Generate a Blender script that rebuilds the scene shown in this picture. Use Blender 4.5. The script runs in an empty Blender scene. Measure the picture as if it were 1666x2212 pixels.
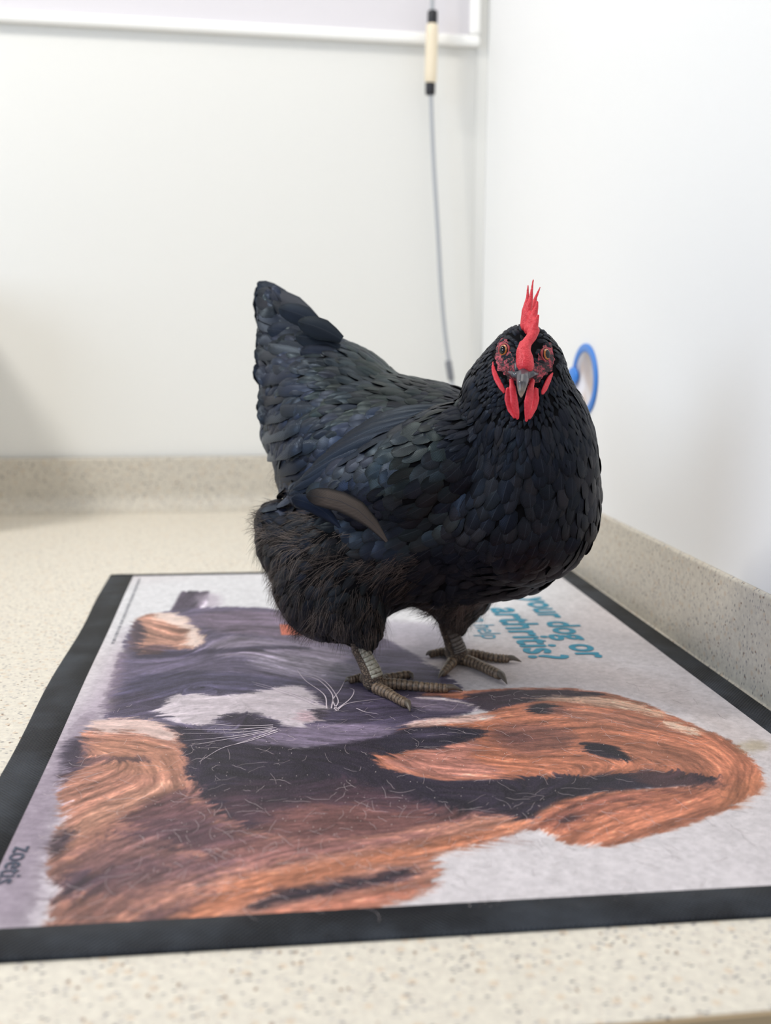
import bpy, bmesh, math, random
import numpy as np
from mathutils import Vector, Matrix
from mathutils.bvhtree import BVHTree

random.seed(7)
rng = np.random.default_rng(11)
SC = bpy.context.scene
COL = SC.collection
PI = math.pi
IW, IH = 1666, 2212
Z0 = 0.90                      # height of the worktop above the floor

# ------------------------------------------------------------------ camera
FPX, PITCH, ROLL, YAW, CAMH = 2411.5, 0.1537, 0.0084, 0.1694, 0.3069
fw = Vector((math.sin(YAW) * math.cos(PITCH), math.cos(YAW) * math.cos(PITCH), -math.sin(PITCH)))
rt = Vector((math.cos(YAW), -math.sin(YAW), 0))
up = rt.cross(fw)
cr = rt * math.cos(ROLL) + up * math.sin(ROLL)
cu = up * math.cos(ROLL) - rt * math.sin(ROLL)
CAM = Vector((0, 0, Z0 + CAMH))
cd = bpy.data.cameras.new('camera')
cam = bpy.data.objects.new('camera', cd)
COL.objects.link(cam)
cam.matrix_world = Matrix(((cr.x, cu.x, -fw.x, CAM.x), (cr.y, cu.y, -fw.y, CAM.y), (cr.z, cu.z, -fw.z, CAM.z), (0, 0, 0, 1)))
cd.sensor_fit = 'HORIZONTAL'; cd.sensor_width = 36.0; cd.lens = FPX / IW * 36.0
cd.clip_start = 0.02; cd.clip_end = 30
cd.dof.use_dof = True; cd.dof.focus_distance = 0.88; cd.dof.aperture_fstop = 7.0
SC.camera = cam

# ------------------------------------------------------------------ world, lamps, exposure
wd = bpy.data.worlds.new('world'); SC.world = wd; wd.use_nodes = True
wd.node_tree.nodes['Background'].inputs[0].default_value = (0.90, 0.95, 1.0, 1)
wd.node_tree.nodes['Background'].inputs[1].default_value = 0.36

def area(name, loc, target, sx, sy, power, col):
    l = bpy.data.lights.new(name, 'AREA'); l.shape = 'RECTANGLE'; l.size = sx; l.size_y = sy
    l.energy = power; l.color = col
    o = bpy.data.objects.new(name, l); COL.objects.link(o); o.location = loc
    d = Vector(target) - Vector(loc)
    o.rotation_euler = d.to_track_quat('-Z', 'Y').to_euler()
    return o
area('ceiling_lamp', (0.35, 0.95, 2.75), (0.30, 1.0, 0.9), 1.2, 1.2, 14.5, (1.0, 0.965, 0.90))
area('ceiling_lamp_left', (-1.30, 0.95, 2.75), (-.4, 1.5, 0.9), .30, .30, 27, (1.0, 0.965, 0.90))
area('window_light', (-2.2, -0.3, 1.85), (0.2, 1.05, 1.05), 1.4, 1.2, 32, (0.66, 0.80, 1.0))
area('fill_light', (0.9, -1.7, 2.4), (0.3, 1.0, 1.0), 1.4, 1.0, 22, (1.0, 0.97, 0.93))  # fill light added behind the camera, not a lamp of the room
SC.view_settings.view_transform = 'Standard'; SC.view_settings.look = 'None'
SC.view_settings.gamma = 1.0; SC.view_settings.use_curve_mapping = False
SC.view_settings.exposure = -0.18

# ------------------------------------------------------------------ helpers
def ray(px, py):
    return (fw + cr * ((px - IW / 2) / FPX) - cu * ((py - IH / 2) / FPX))
def at(px, py, y):
    """world point seen at a photograph pixel, at distance y from the camera along the world y axis"""
    r = ray(px, py); return CAM + r * (y / r.y)
def ground(px, py, z=Z0):
    r = ray(px, py); return CAM + r * ((z - CAM.z) / r.z)

def tag(o, label=None, cat=None, group=None, kind=None):
    if label: o['label'] = label
    if cat: o['category'] = cat
    if group: o['group'] = group
    if kind: o['kind'] = kind
    return o
def mesh_obj(name, verts, faces, mat=None, parent=None, smooth=True):
    me = bpy.data.meshes.new(name)
    me.from_pydata([tuple(v) for v in verts], [], [tuple(f) for f in faces])
    if mat: me.materials.append(mat)
    if smooth: me.polygons.foreach_set('use_smooth', [True] * len(me.polygons))
    o = bpy.data.objects.new(name, me); COL.objects.link(o)
    if parent is not None: attach(o, parent)
    return o
def attach(o, parent):
    """child keeps its world coordinates: the offset of the (unrotated) parent chain is taken off"""
    o.parent = parent
    off = Vector((0, 0, 0)); p = parent
    while p is not None: off += p.location; p = p.parent
    o.location = o.location - off
def bm_obj(name, bm, mat=None, parent=None, smooth=True):
    me = bpy.data.meshes.new(name); bm.normal_update(); bm.to_mesh(me); bm.free()
    if mat: me.materials.append(mat)
    if smooth: me.polygons.foreach_set('use_smooth', [True] * len(me.polygons))
    o = bpy.data.objects.new(name, me); COL.objects.link(o)
    if parent is not None: attach(o, parent)
    return o
def empty(name, loc):
    o = bpy.data.objects.new(name, None); o.empty_display_size = 0.05; o.location = loc; COL.objects.link(o); return o
def add_box(bm, lo, hi):
    vs = [bm.verts.new((x, y, z)) for x in (lo[0], hi[0]) for y in (lo[1], hi[1]) for z in (lo[2], hi[2])]
    for f in ((0, 1, 3, 2), (4, 6, 7, 5), (0, 4, 5, 1), (2, 3, 7, 6), (0, 2, 6, 4), (1, 5, 7, 3)):
        bm.faces.new([vs[i] for i in f])
def bevel(o, w, seg=3):
    m = o.modifiers.new('bevel', 'BEVEL'); m.width = w; m.segments = seg; m.limit_method = 'ANGLE'; return o
def tube(path, radii, n=12, cap=True, squash=None):
    """verts, faces of a swept tube; path list of Vector, radii list"""
    V, F = [], []
    P = [Vector(p) for p in path]
    nrm = None
    for i, p in enumerate(P):
        t = (P[min(i + 1, len(P) - 1)] - P[max(i - 1, 0)]).normalized()
        if nrm is None:
            nrm = t.orthogonal().normalized() if abs(t.z) > .95 else Vector((0, 0, 1)).cross(t).normalized()
        nrm = (nrm - t * nrm.dot(t)).normalized(); b = t.cross(nrm)
        r = radii[i]
        for k in range(n):
            a = 2 * PI * k / n
            V.append(p + nrm * (math.cos(a) * r) + b * (math.sin(a) * r * (squash or 1)))
    for i in range(len(P) - 1):
        for k in range(n):
            F.append((i * n + k, i * n + (k + 1) % n, (i + 1) * n + (k + 1) % n, (i + 1) * n + k))
    if cap:
        F.append(tuple(range(n - 1, -1, -1))); F.append(tuple((len(P) - 1) * n + k for k in range(n)))
    return V, F
def spline(pts, n):
    """Catmull-Rom through points (Vectors or tuples of any length)"""
    P = np.array([tuple(p) for p in pts], float)
    P = np.vstack([2 * P[0] - P[1], P, 2 * P[-1] - P[-2]])
    out = []; m = len(P) - 3
    for i in range(n):
        u = i / (n - 1) * m; k = min(int(u), m - 1); t = u - k
        p0, p1, p2, p3 = P[k:k + 4]
        out.append(.5 * ((2 * p1) + (-p0 + p2) * t + (2 * p0 - 5 * p1 + 4 * p2 - p3) * t * t + (-p0 + 3 * p1 - 3 * p2 + p3) * t ** 3))
    return np.array(out)

# ------------------------------------------------------------------ node helpers
class NT:
    def __init__(s, name):
        s.m = bpy.data.materials.new(name); s.m.use_nodes = True; s.t = s.m.node_tree
        s.b = s.t.nodes['Principled BSDF']; s.out = s.t.nodes['Material Output']
    def n(s, typ, ins=None, **kw):
        nd = s.t.nodes.new('ShaderNode' + typ)
        for k, v in kw.items(): setattr(nd, k, v)
        for k, v in (ins or {}).items():
            if isinstance(v, bpy.types.NodeSocket): s.t.links.new(v, nd.inputs[k])
            else: nd.inputs[k].default_value = v
        return nd
    def set(s, **kw):
        for k, v in kw.items():
            k = k.replace('_', ' ')
            if isinstance(v, bpy.types.NodeSocket): s.t.links.new(v, s.b.inputs[k])
            else: s.b.inputs[k].default_value = v
        return s
    def math(s, op, a, b=0.0, c=None, clamp=False):
        d = {0: a, 1: b}
        if c is not None: d[2] = c
        return s.n('Math', d, operation=op, use_clamp=clamp).outputs[0]
    def mix(s, f, a, b, mode='MIX'):
        nd = s.t.nodes.new('ShaderNodeMix'); nd.data_type = 'RGBA'; nd.blend_type = mode
        for i, v in ((0, f), (6, a), (7, b)):
            if isinstance(v, bpy.types.NodeSocket): s.t.links.new(v, nd.inputs[i])
            else: nd.inputs[i].default_value = v if i == 0 else (tuple(v) + (1,))[:4]
        return nd.outputs[2]
    def ramp(s, f, stops, interp='LINEAR'):
        nd = s.n('ValToRGB', {0: f}); cr_ = nd.color_ramp; cr_.interpolation = interp
        while len(cr_.elements) < len(stops): cr_.elements.new(0.5)
        for e, (p, c) in zip(cr_.elements, stops):
            e.position = p; e.color = (tuple(c) + (1,))[:4] if not isinstance(c, (int, float)) else (c, c, c, 1)
        return nd.outputs[0]
    def obj(s): return s.n('TexCoord').outputs['Object']
    def scale(s, vec, sc): return s.n('Mapping', {0: vec, 3: sc}).outputs[0]
    def noise(s, vec, scale, detail=3, rough=.5, out=0):
        return s.n('TexNoise', {'Vector': vec, 'Scale': scale, 'Detail': detail, 'Roughness': rough}).outputs[out]
    def bump(s, h, strength=.3, dist=.001):
        nd = s.n('Bump', {'Height': h, 'Strength': strength, 'Distance': dist}); s.t.links.new(nd.outputs[0], s.b.inputs['Normal']); return s
def lin(r, g, b):
    f = lambda c: (c / 255 / 12.92) if c / 255 <= .04045 else ((c / 255 + .055) / 1.055) ** 2.4
    return (f(r), f(g), f(b))
def simple(name, col, rough=.5, **kw):
    return NT(name).set(Base_Color=tuple(col) + (1,), Roughness=rough, **kw).m
# ------------------------------------------------------------------ the setting: walls, floor
YB, XR, KR = 2.035, 0.526, 0.0397          # back wall distance, right wall x at the corner, slant of the right wall
UH = 0.0955                                # height of the upstand
def xr(y): return XR + KR * (y - YB)

def m_wall(name, col):
    t = NT(name); c = t.obj(); n1 = t.noise(c, 2.2, 2); n2 = t.noise(c, 190, 4)
    t.set(Base_Color=t.mix(t.math('MULTIPLY', n1, .35), col, tuple(v * .93 for v in col)), Roughness=.62)
    return t.bump(n2, .10, .0006).m
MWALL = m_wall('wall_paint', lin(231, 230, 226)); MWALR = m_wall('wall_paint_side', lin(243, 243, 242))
bm = bmesh.new(); add_box(bm, (-2.6, YB, 0), (XR + .12, YB + .1, 2.9))
tag(bm_obj('wall_back', bm, MWALL, smooth=False), kind='structure')
def prism(name, pts, z0, z1, mat, parent=None):
    n = len(pts); V = [(p[0], p[1], z0) for p in pts] + [(p[0], p[1], z1) for p in pts]
    F = [tuple(range(n - 1, -1, -1)), tuple(range(n, 2 * n))] + [(i, (i + 1) % n, n + (i + 1) % n, n + i) for i in range(n)]
    return mesh_obj(name, V, F, mat, parent, smooth=False)
tag(prism('wall_right', [(xr(-1.2), -1.2), (xr(-1.2) + .1, -1.2), (XR + .1, YB), (XR, YB)], 0, 2.9, MWALR), kind='structure')
# thin corner bead where the wall panels meet
o = prism('trim_1', [(XR - .020, YB - .0025), (XR - .0005, YB - .0025), (XR - .0005, YB), (XR - .020, YB)], Z0 + UH, 2.9, MWALL)
tag(o, kind='structure')
t = NT('floor_vinyl'); c = t.obj()
t.set(Base_Color=t.mix(t.noise(c, 60, 3), lin(205, 203, 198), lin(176, 174, 170)), Roughness=.45)
bm = bmesh.new(); add_box(bm, (-2.6, -2.0, -.05), (1.2, YB + .1, 0)); tag(bm_obj('floor', bm, t.m, smooth=False), kind='structure')

# ------------------------------------------------------------------ speckled worktop with its upstands
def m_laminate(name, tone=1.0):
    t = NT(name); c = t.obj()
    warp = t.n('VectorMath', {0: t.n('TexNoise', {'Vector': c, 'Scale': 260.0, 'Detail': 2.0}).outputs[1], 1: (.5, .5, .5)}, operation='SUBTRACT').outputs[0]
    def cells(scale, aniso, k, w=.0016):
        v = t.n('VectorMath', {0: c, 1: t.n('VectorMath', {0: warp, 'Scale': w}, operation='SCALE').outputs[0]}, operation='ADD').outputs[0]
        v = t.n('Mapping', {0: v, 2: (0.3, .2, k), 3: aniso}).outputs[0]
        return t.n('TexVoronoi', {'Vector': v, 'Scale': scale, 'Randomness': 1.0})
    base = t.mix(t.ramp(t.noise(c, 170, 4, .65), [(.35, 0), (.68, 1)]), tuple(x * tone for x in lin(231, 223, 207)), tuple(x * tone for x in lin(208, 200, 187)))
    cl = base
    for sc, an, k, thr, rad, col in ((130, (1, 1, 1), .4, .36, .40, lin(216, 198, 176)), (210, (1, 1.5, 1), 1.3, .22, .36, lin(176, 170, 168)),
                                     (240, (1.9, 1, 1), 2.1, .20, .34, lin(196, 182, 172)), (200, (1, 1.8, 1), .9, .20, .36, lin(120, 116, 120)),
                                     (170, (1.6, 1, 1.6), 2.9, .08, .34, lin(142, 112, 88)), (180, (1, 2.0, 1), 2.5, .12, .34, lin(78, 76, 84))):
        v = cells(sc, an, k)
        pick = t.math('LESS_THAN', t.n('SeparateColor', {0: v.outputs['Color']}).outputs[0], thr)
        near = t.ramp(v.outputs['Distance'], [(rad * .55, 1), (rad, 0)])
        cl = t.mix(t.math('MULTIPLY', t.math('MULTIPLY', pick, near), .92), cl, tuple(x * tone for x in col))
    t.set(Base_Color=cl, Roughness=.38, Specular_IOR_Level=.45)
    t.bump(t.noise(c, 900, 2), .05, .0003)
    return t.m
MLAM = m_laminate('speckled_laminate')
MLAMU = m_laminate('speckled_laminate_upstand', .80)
MEDGE = simple('laminate_edge', lin(176, 152, 118), .5)
YF = 0.437; YFR = 0.437
ct = empty('speckled_worktop', (0, 1.2, Z0)); tag(ct, 'cream speckled laminate worktop with a matching upstand along both walls', 'worktop')
fa, fb = ground(1250, 2216), ground(1666, 2181)
sl = (fb.y - fa.y) / (fb.x - fa.x)
def yf(x): return fa.y + sl * (x - fa.x)
x0, x1 = -2.4, xr(.45)
prism('worktop_board', [(x0, yf(x0)), (x1, yf(x1)), (xr(YB), YB), (x0, YB)], Z0 - .034, Z0, MLAM, ct)
def strip(a, b, off, th, z0, z1, name, mat):
    d = Vector((b[0] - a[0], b[1] - a[1])).normalized(); n = Vector((d.y, -d.x))
    A, B = Vector(a) + n * off, Vector(b) + n * off
    return prism(name, [A, B, B + n * th, A + n * th][::-1], z0, z1, mat, ct)
strip((x0, yf(x0)), (x1, yf(x1)), 0, .0022, Z0 - .034, Z0 - .0008, 'edge_band', MEDGE)
def upstand(name, pts, inward, r, th=.019, h=UH):
    # profile in (distance from the wall, height): a cove at the foot, a rounded top edge
    pr = [(0, 0), (0, h)] + [(th - .004 + .004 * math.sin(a), h - .004 + .004 * math.cos(a)) for a in (0, .5, 1.0, PI / 2)]
    pr += [(th + r - r * math.cos(a), Z_ + r - r * math.sin(a)) for Z_ in (0,) for a in np.linspace(0, PI / 2, 9)]
    pr += [(th + r, 0.0)]
    a, b = Vector(pts[0]), Vector(pts[1]); V = []; n = len(pr)
    for p in (a, b):
        for d, z in pr: V.append((p.x + inward[0] * d, p.y + inward[1] * d, Z0 + z))
    F = [(i, (i + 1) % n, n + (i + 1) % n, n + i) for i in range(n)] + [tuple(range(n))[::-1], tuple(range(n, 2 * n))]
    o = mesh_obj(name, V, F, MLAMU, ct); m = o.modifiers.new('w', 'WEIGHTED_NORMAL'); 
    return o
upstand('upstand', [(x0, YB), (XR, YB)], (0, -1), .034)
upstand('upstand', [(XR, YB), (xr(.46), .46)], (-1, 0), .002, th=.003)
# base cabinet below, set back from the worktop edge
MCAB = simple('cabinet_white', lin(225, 222, 216), .4)
cb = empty('base_cabinet', (-.6, 1.3, 0)); tag(cb, 'pale base cabinet set back under the speckled worktop', 'cabinet')
bm = bmesh.new(); add_box(bm, (x0 + .02, .60, .10), (xr(.6) - .005, YB - .005, Z0 - .0345)); bm_obj('carcass', bm, MCAB, cb, smooth=False)
bm = bmesh.new(); add_box(bm, (x0 + .04, .66, 0.001), (xr(.7) - .01, YB - .02, .10)); bm_obj('plinth', bm, simple('plinth_dark', lin(70, 66, 64), .6), cb, smooth=False)
xs = np.linspace(x0 + .02, xr(.6) - .005, 6)
for i in range(5):
    bm = bmesh.new(); add_box(bm, (xs[i] + .0015, .582, .12), (xs[i + 1] - .0015, .5995, Z0 - .06))
    d = bm_obj('door', bm, MCAB, cb, smooth=False); bevel(d, .001, 2)
    V, F = tube([(xs[i + 1] - .04, .576, .62), (xs[i + 1] - .04, .556, .63), (xs[i + 1] - .04, .556, .75), (xs[i + 1] - .04, .576, .76)], [.005] * 4, 8)
    mesh_obj('handle', V, F, simple('steel', (.6, .6, .6), .3, Metallic=1.0), d)

# ------------------------------------------------------------------ things on the walls
MFR = simple('board_frame', lin(250, 249, 246), .28); MBD = m_wall('board_face', lin(222, 218, 222))
def wz(px, py): p = at(px, py, YB); return p.x, p.z
bx1, _ = wz(1034, 60); bzl = wz(0, 50)[1]; bzr = wz(1030, 106)[1]
zb = Z0 + CAMH * (1 + 1.5517 * 1.075)
bd = empty('white_framed_board', (-.2, YB - .01, zb + .45)); tag(bd, 'pale grey notice board with a white frame on the back wall', 'notice board')
W_ = .019; bxl = -1.15; bzt = zb + .9
bm = bmesh.new(); add_box(bm, (bxl + W_, YB - .010, zb + W_), (bx1 - W_, YB - .001, bzt - W_)); bm_obj('board_face', bm, MBD, bd, smooth=False)
for lo, hi in (((bxl, zb), (bx1, zb + W_)), ((bxl, bzt - W_), (bx1, bzt)), ((bxl, zb + W_), (bxl + W_, bzt - W_)), ((bx1 - W_, zb + W_), (bx1, bzt - W_))):
    bm = bmesh.new(); add_box(bm, (lo[0], YB - .020, lo[1]), (hi[0], YB - .0005, hi[1])); o = bm_obj('frame_bar', bm, MFR, bd, smooth=False); bevel(o, .006, 4)

YC = YB - .05
cord = empty('hanging_cord', at(945, 500, YC)); tag(cord, 'thin grey cord hanging with a cream black-ended grip, beside the wall corner', 'cord')
pth = [at(x, y, yy) for x, y, yy in ((938, -260, YC), (935, -100, YC), (934, 30, YC), (931, 190, YC), (937, 350, YC), (946, 500, YC), (954, 640, YC), (964, 740, YC), (975, 815, YC), (985, 900, YC + .004), (992, 985, YC + .01))]
P_ = spline(pth, 60); V, F = tube([Vector(p) for p in P_], [.0038] * 60, 10)
mesh_obj('cord_line', V, F, simple('cord_grey', lin(172, 175, 180), .5), cord)
def capsule(name, a, b, r, mat, parent, taper=.8):
    a, b = Vector(a), Vector(b); ts = [0, .02, .06, .2, .5, .8, .94, .98, 1]; rs = [.3, .75, .95, 1, 1, 1, .95, .75, .3]
    V, F = tube([a.lerp(b, s) for s in ts], [r * q for q in rs], 16); return mesh_obj(name, V, F, mat, parent)
capsule('grip', at(934, 48, YC), at(930, 184, YC), .0108, simple('grip_cream', lin(236, 222, 196), .4), cord)
MBK = simple('black_plastic', lin(26, 26, 32), .4)
capsule('end_cap', at(935, 22, YC), at(934, 56, YC), .0088, MBK, cord); capsule('end_cap', at(930, 172, YC), at(929.5, 206, YC), .0088, MBK, cord)
capsule('cord_weight', at(968, 778, YC), at(975, 822, YC), .0062, simple('weight_grey', lin(120, 122, 128), .5), cord)

# blue rimmed oval on the right wall, behind the hen's neck
def wall_r(px, py, off=0):
    r = ray(px, py)   # meet the plane x = XR + KR (y-YB) - off
    t_ = (XR - KR * YB - off - CAM.x) / (r.x - KR * r.y); return CAM + r * t_
pa, pb_, pt_, pbm = wall_r(1239, 815), wall_r(1293, 815), wall_r(1266, 742), wall_r(1266, 900)
ctr = (pa + pb_) / 2; hw = (pa - pb_).length / 2; hh = (pt_.z - pbm.z) / 2; ctr.z = (pt_.z + pbm.z) / 2
ring = empty('blue_rimmed_disc', ctr); tag(ring, 'oval blue-rimmed disc on the right wall, half hidden behind the neck of the hen', 'wall disc')
dirw = Vector((KR, 1, 0)).normalized(); nin = Vector((-1, KR, 0)).normalized()
def oval(s, off, k): return [ctr + nin * off + dirw * (math.cos(2 * PI * i / k) * hw * s) + Vector((0, 0, math.sin(2 * PI * i / k) * hh * s)) for i in range(k)]
k = 48; V = []; F = []
for s, off in ((1.0, .0004), (1.0, .0022), (.97, .0032), (.80, .0032), (.77, .0022), (.77, .0010)): V += oval(s, off, k)
for j in range(5):
    for i in range(k): F.append((j * k + i, j * k + (i + 1) % k, (j + 1) * k + (i + 1) % k, (j + 1) * k + i))
mesh_obj('rim', V, F, simple('rim_blue', lin(60, 130, 215), .35), ring)
V = oval(.79, .0016, k) + oval(.79, .0006, k); F = [tuple(range(k)), tuple(range(2 * k - 1, k - 1, -1))] + [(i, (i + 1) % k, k + (i + 1) % k, k + i) for i in range(k)]
t = NT('disc_face'); t.set(Base_Color=t.mix(t.ramp(t.noise(t.obj(), 22, 1), [(.45, 0), (.62, 1)]), lin(228, 226, 232), lin(214, 200, 194)), Roughness=.4)
mesh_obj('face', V, F, t.m, ring)
tp = wall_r(1238, 812, .006)
bm = bmesh.new(); bmesh.ops.create_uvsphere(bm, u_segments=16, v_segments=10, radius=1)
for v in bm.verts: v.co = Vector((v.co.x * .004, v.co.y * .02, v.co.z * .012)) + tp
bm_obj('clasp', bm, simple('clasp_blue', lin(50, 130, 220), .35), ring)

# unseen white box added left of the frame to shade the back wall
bxo = empty('unseen_shade_box', (-.62, YB - .08, Z0)); tag(bxo, 'unseen white box added at the back left of the speckled worktop for its shade', 'box')
bm = bmesh.new(); add_box(bm, (-.80, YB - .31, Z0 + .0005), (-.412, YB - .058, Z0 + .385)); bevel(bm_obj('box_body', bm, simple('box_white', lin(214, 210, 204), .4), bxo, smooth=False), .004)
bm = bmesh.new(); add_box(bm, (-.802, YB - .312, Z0 + .386), (-.410, YB - .057, Z0 + .41)); bevel(bm_obj('lid', bm, simple('box_lid', lin(190, 190, 192), .4), bxo, smooth=False), .005)
# ------------------------------------------------------------------ the counter mat
MA = -0.0421; MX0, MX1, MY0, MY1 = -0.1733, 0.4357, 0.5310, 1.4510; MH = .0024
BW = 0.0300   # width of the woven binding
ca, sa = math.cos(MA), math.sin(MA)
def mat_w(u, v, z=0.0): return Vector((ca * u - sa * v, sa * u + ca * v, Z0 + z))
def mat_uv(px, py):
    p = ground(px, py, Z0 + MH); return (ca * p.x + sa * p.y, -sa * p.x + ca * p.y)
mat = empty('counter_mat', mat_w((MX0 + MX1) / 2, (MY0 + MY1) / 2))
tag(mat, 'large printed counter mat with a dog and cat picture and black woven edging', 'mat')
# woven binding, four strips laid round the print
def m_weave():
    t = NT('woven_binding'); c = t.obj()
    R = t.n('Mapping', {0: c, 2: (0, 0, -MA)}).outputs[0]
    sp = t.n('SeparateXYZ', {0: R}); f = 2 * PI / .0030
    a = t.math('SINE', t.math('MULTIPLY', sp.outputs[0], f)); b = t.math('SINE', t.math('MULTIPLY', sp.outputs[1], f * .8))
    h = t.math('MULTIPLY', a, b)
    n = t.noise(c, 14, 4, .6)
    col = t.mix(t.ramp(h, [(.1, 0), (.9, 1)]), lin(12, 15, 21), lin(30, 37, 50))
    col = t.mix(t.ramp(n, [(.45, 0), (.75, .35)]), col, lin(96, 104, 116))
    t.set(Base_Color=col, Roughness=.46, Specular_IOR_Level=.22)
    return t.bump(h, .55, .0009).m
MWV = m_weave(); MBLK = simple('mat_rubber', lin(24, 24, 28), .6)
def wav(v):  # the long left side does not lie quite straight
    return .0014 * math.sin(v * 17 + .4) * (1 if v < 1.25 else max(0, (1.45 - v) / .2))
def binding(u0, v0, u1, v1, axis):
    n = 60; V, F = [], []; prof = [(0, .0002), (0, MH - .0008), (.0012, MH), (.5, MH + .0003), (1, MH), (1, MH - .0012)]
    for i in range(n + 1):
        s = i / n
        for k, h in prof:
            if axis == 'v':
                v = v0 + (v1 - v0) * s; w = u1 - u0; kk = k if k != .0012 else .04
                u = u0 + w * kk
                if u0 < 0: u += wav(v) * (1 - .75 * kk)
            else:
                u = u0 + (u1 - u0) * s; kk = k if k != .0012 else .04; v = v0 + (v1 - v0) * kk
            V.append(mat_w(u, v, h))
    m_ = len(prof)
    for i in range(n):
        for j in range(m_ - 1): F.append((i * m_ + j, i * m_ + j + 1, (i + 1) * m_ + j + 1, (i + 1) * m_ + j))
    F.append(tuple(range(m_))); F.append(tuple(n * m_ + j for j in range(m_))[::-1])
    return mesh_obj('binding', V, F, MWV, mat)
binding(MX0, MY0, MX0 + BW, MY1, 'v'); binding(MX1, MY0, MX1 - BW * .87, MY1, 'v')
binding(MX0 + .01, MY0 - .0003, MX1 - .01, MY0 + BW, 'u'); binding(MX0 + .03, MY1, MX1 - .03, MY1 - .012, 'u')

# ---- the print: colours worked out per point of a fine grid
NU, NV = 720, 860
ug = np.linspace(MX0 + BW - .004, MX1 - BW * .87 + .003, NU)
tv = np.linspace(0, 1, NV); vg = (MY0 + BW - .003) + (MY1 - .010 - MY0 - BW + .003) * (tv * .62 + tv ** 2 * .38)
UU, VV = np.meshgrid(ug, vg)
X_ = ca * UU - sa * VV; Y_ = sa * UU + ca * VV
def project(X, Y, Z):
    dx, dy, dz = X - CAM.x, Y - CAM.y, Z - CAM.z
    d = dx * fw.x + dy * fw.y + dz * fw.z
    return IW / 2 + FPX * (dx * cr.x + dy * cr.y + dz * cr.z) / d, IH / 2 - FPX * (dx * cu.x + dy * cu.y + dz * cu.z) / d
def uvarr(P):
    """photo pixels -> mat coordinates (m)"""
    return np.array([mat_uv(*p) for p in P])
def to_idx(uv):
    iu = (uv[..., 0] - ug[0]) / (ug[-1] - ug[0]) * (NU - 1)
    iv_ = np.interp(uv[..., 1], vg, np.arange(NV)); return iu, iv_
def vnoise(U, V, su, sv, ang=0.0, seed=0, octs=3):
    """value noise with cell sizes su, sv (m), turned by ang"""
    r = np.random.default_rng(seed); out = np.zeros(U.shape); amp = 1; tot = 0
    for o in range(octs):
        a = U * math.cos(ang) + V * math.sin(ang); b = -U * math.sin(ang) + V * math.cos(ang)
        a = a / su + 100.3; b = b / sv + 200.7; tab = r.random((256, 256))
        i = np.floor(a).astype(int); j = np.floor(b).astype(int); fa_ = a - i; fb_ = b - j
        fa_ = fa_ * fa_ * (3 - 2 * fa_); fb_ = fb_ * fb_ * (3 - 2 * fb_)
        g = lambda p, q: tab[p & 255, q & 255]
        out += amp * ((g(i, j) * (1 - fa_) + g(i + 1, j) * fa_) * (1 - fb_) + (g(i, j + 1) * (1 - fa_) + g(i + 1, j + 1) * fa_) * fb_)
        tot += amp; amp *= .55; su *= .5; sv *= .5
    return out / tot - .5
NZ1 = vnoise(UU, VV, .012, .012, 0, 1, 4); NZ2 = vnoise(UU, VV, .004, .004, 0, 2, 3)
NF = vnoise(UU, VV, .0022, .016, 1.25, 3, 3)    # fur grain
IMG = np.zeros((NV, NU, 3))
IMG[:] = np.array((219, 211, 214)) / 255.
def sdf(poly, sl):
    P = poly; x = UU[sl]; y = VV[sl]; d = np.full(x.shape, 9.); ins = np.zeros(x.shape, bool)
    for a, b in zip(P, np.roll(P, -1, 0)):
        e = b - a; t = np.clip(((x - a[0]) * e[0] + (y - a[1]) * e[1]) / (e @ e + 1e-12), 0, 1)
        d = np.minimum(d, np.hypot(x - a[0] - t * e[0], y - a[1] - t * e[1]))
        c = ((a[1] > y) != (b[1] > y)); xi = a[0] + (y - a[1]) / (e[1] + 1e-12) * e[0]; ins ^= c & (x < xi)
    return np.where(ins, -d, d)
def smooth_poly(P, it=2):
    for _ in range(it):
        Q = np.roll(P, -1, 0); P = np.stack([P * .75 + Q * .25, P * .25 + Q * .75], 1).reshape(-1, 2)
    return P
def paint(pix, col, soft=3.0, rough=2.0, alpha=1.0, fur=0.0, smooth=1):
    """soft-edged shape; soft, rough in mm; fur adds a ragged combed edge"""
    P = uvarr(pix)
    if smooth: P = smooth_poly(P, smooth)
    mg = (soft + rough + fur) * .001 + .002
    i0, i1 = np.searchsorted(ug, [P[:, 0].min() - mg, P[:, 0].max() + mg]); j0, j1 = np.searchsorted(vg, [P[:, 1].min() - mg, P[:, 1].max() + mg])
    if i1 <= i0 or j1 <= j0: return
    sl = (slice(j0, j1), slice(i0, i1))
    d = sdf(P, sl) * 1000 + NZ1[sl] * rough * 2.2 + NZ2[sl] * rough + NF[sl] * fur * 4
    a = np.clip(.5 - d / (2 * soft), 0, 1); a = (a * a * (3 - 2 * a) * alpha)[..., None]
    IMG[sl] = IMG[sl] * (1 - a) + np.array(col) / 255. * a
def ell(cx, cy, rx, ry, rot=0, k=14):
    a = np.arange(k) * 2 * PI / k; c, s = math.cos(rot), math.sin(rot)
    return [(cx + rx * c * math.cos(t) - ry * s * math.sin(t), cy + rx * s * math.cos(t) + ry * c * math.sin(t)) for t in a]
BG = (219, 211, 214)
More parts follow.
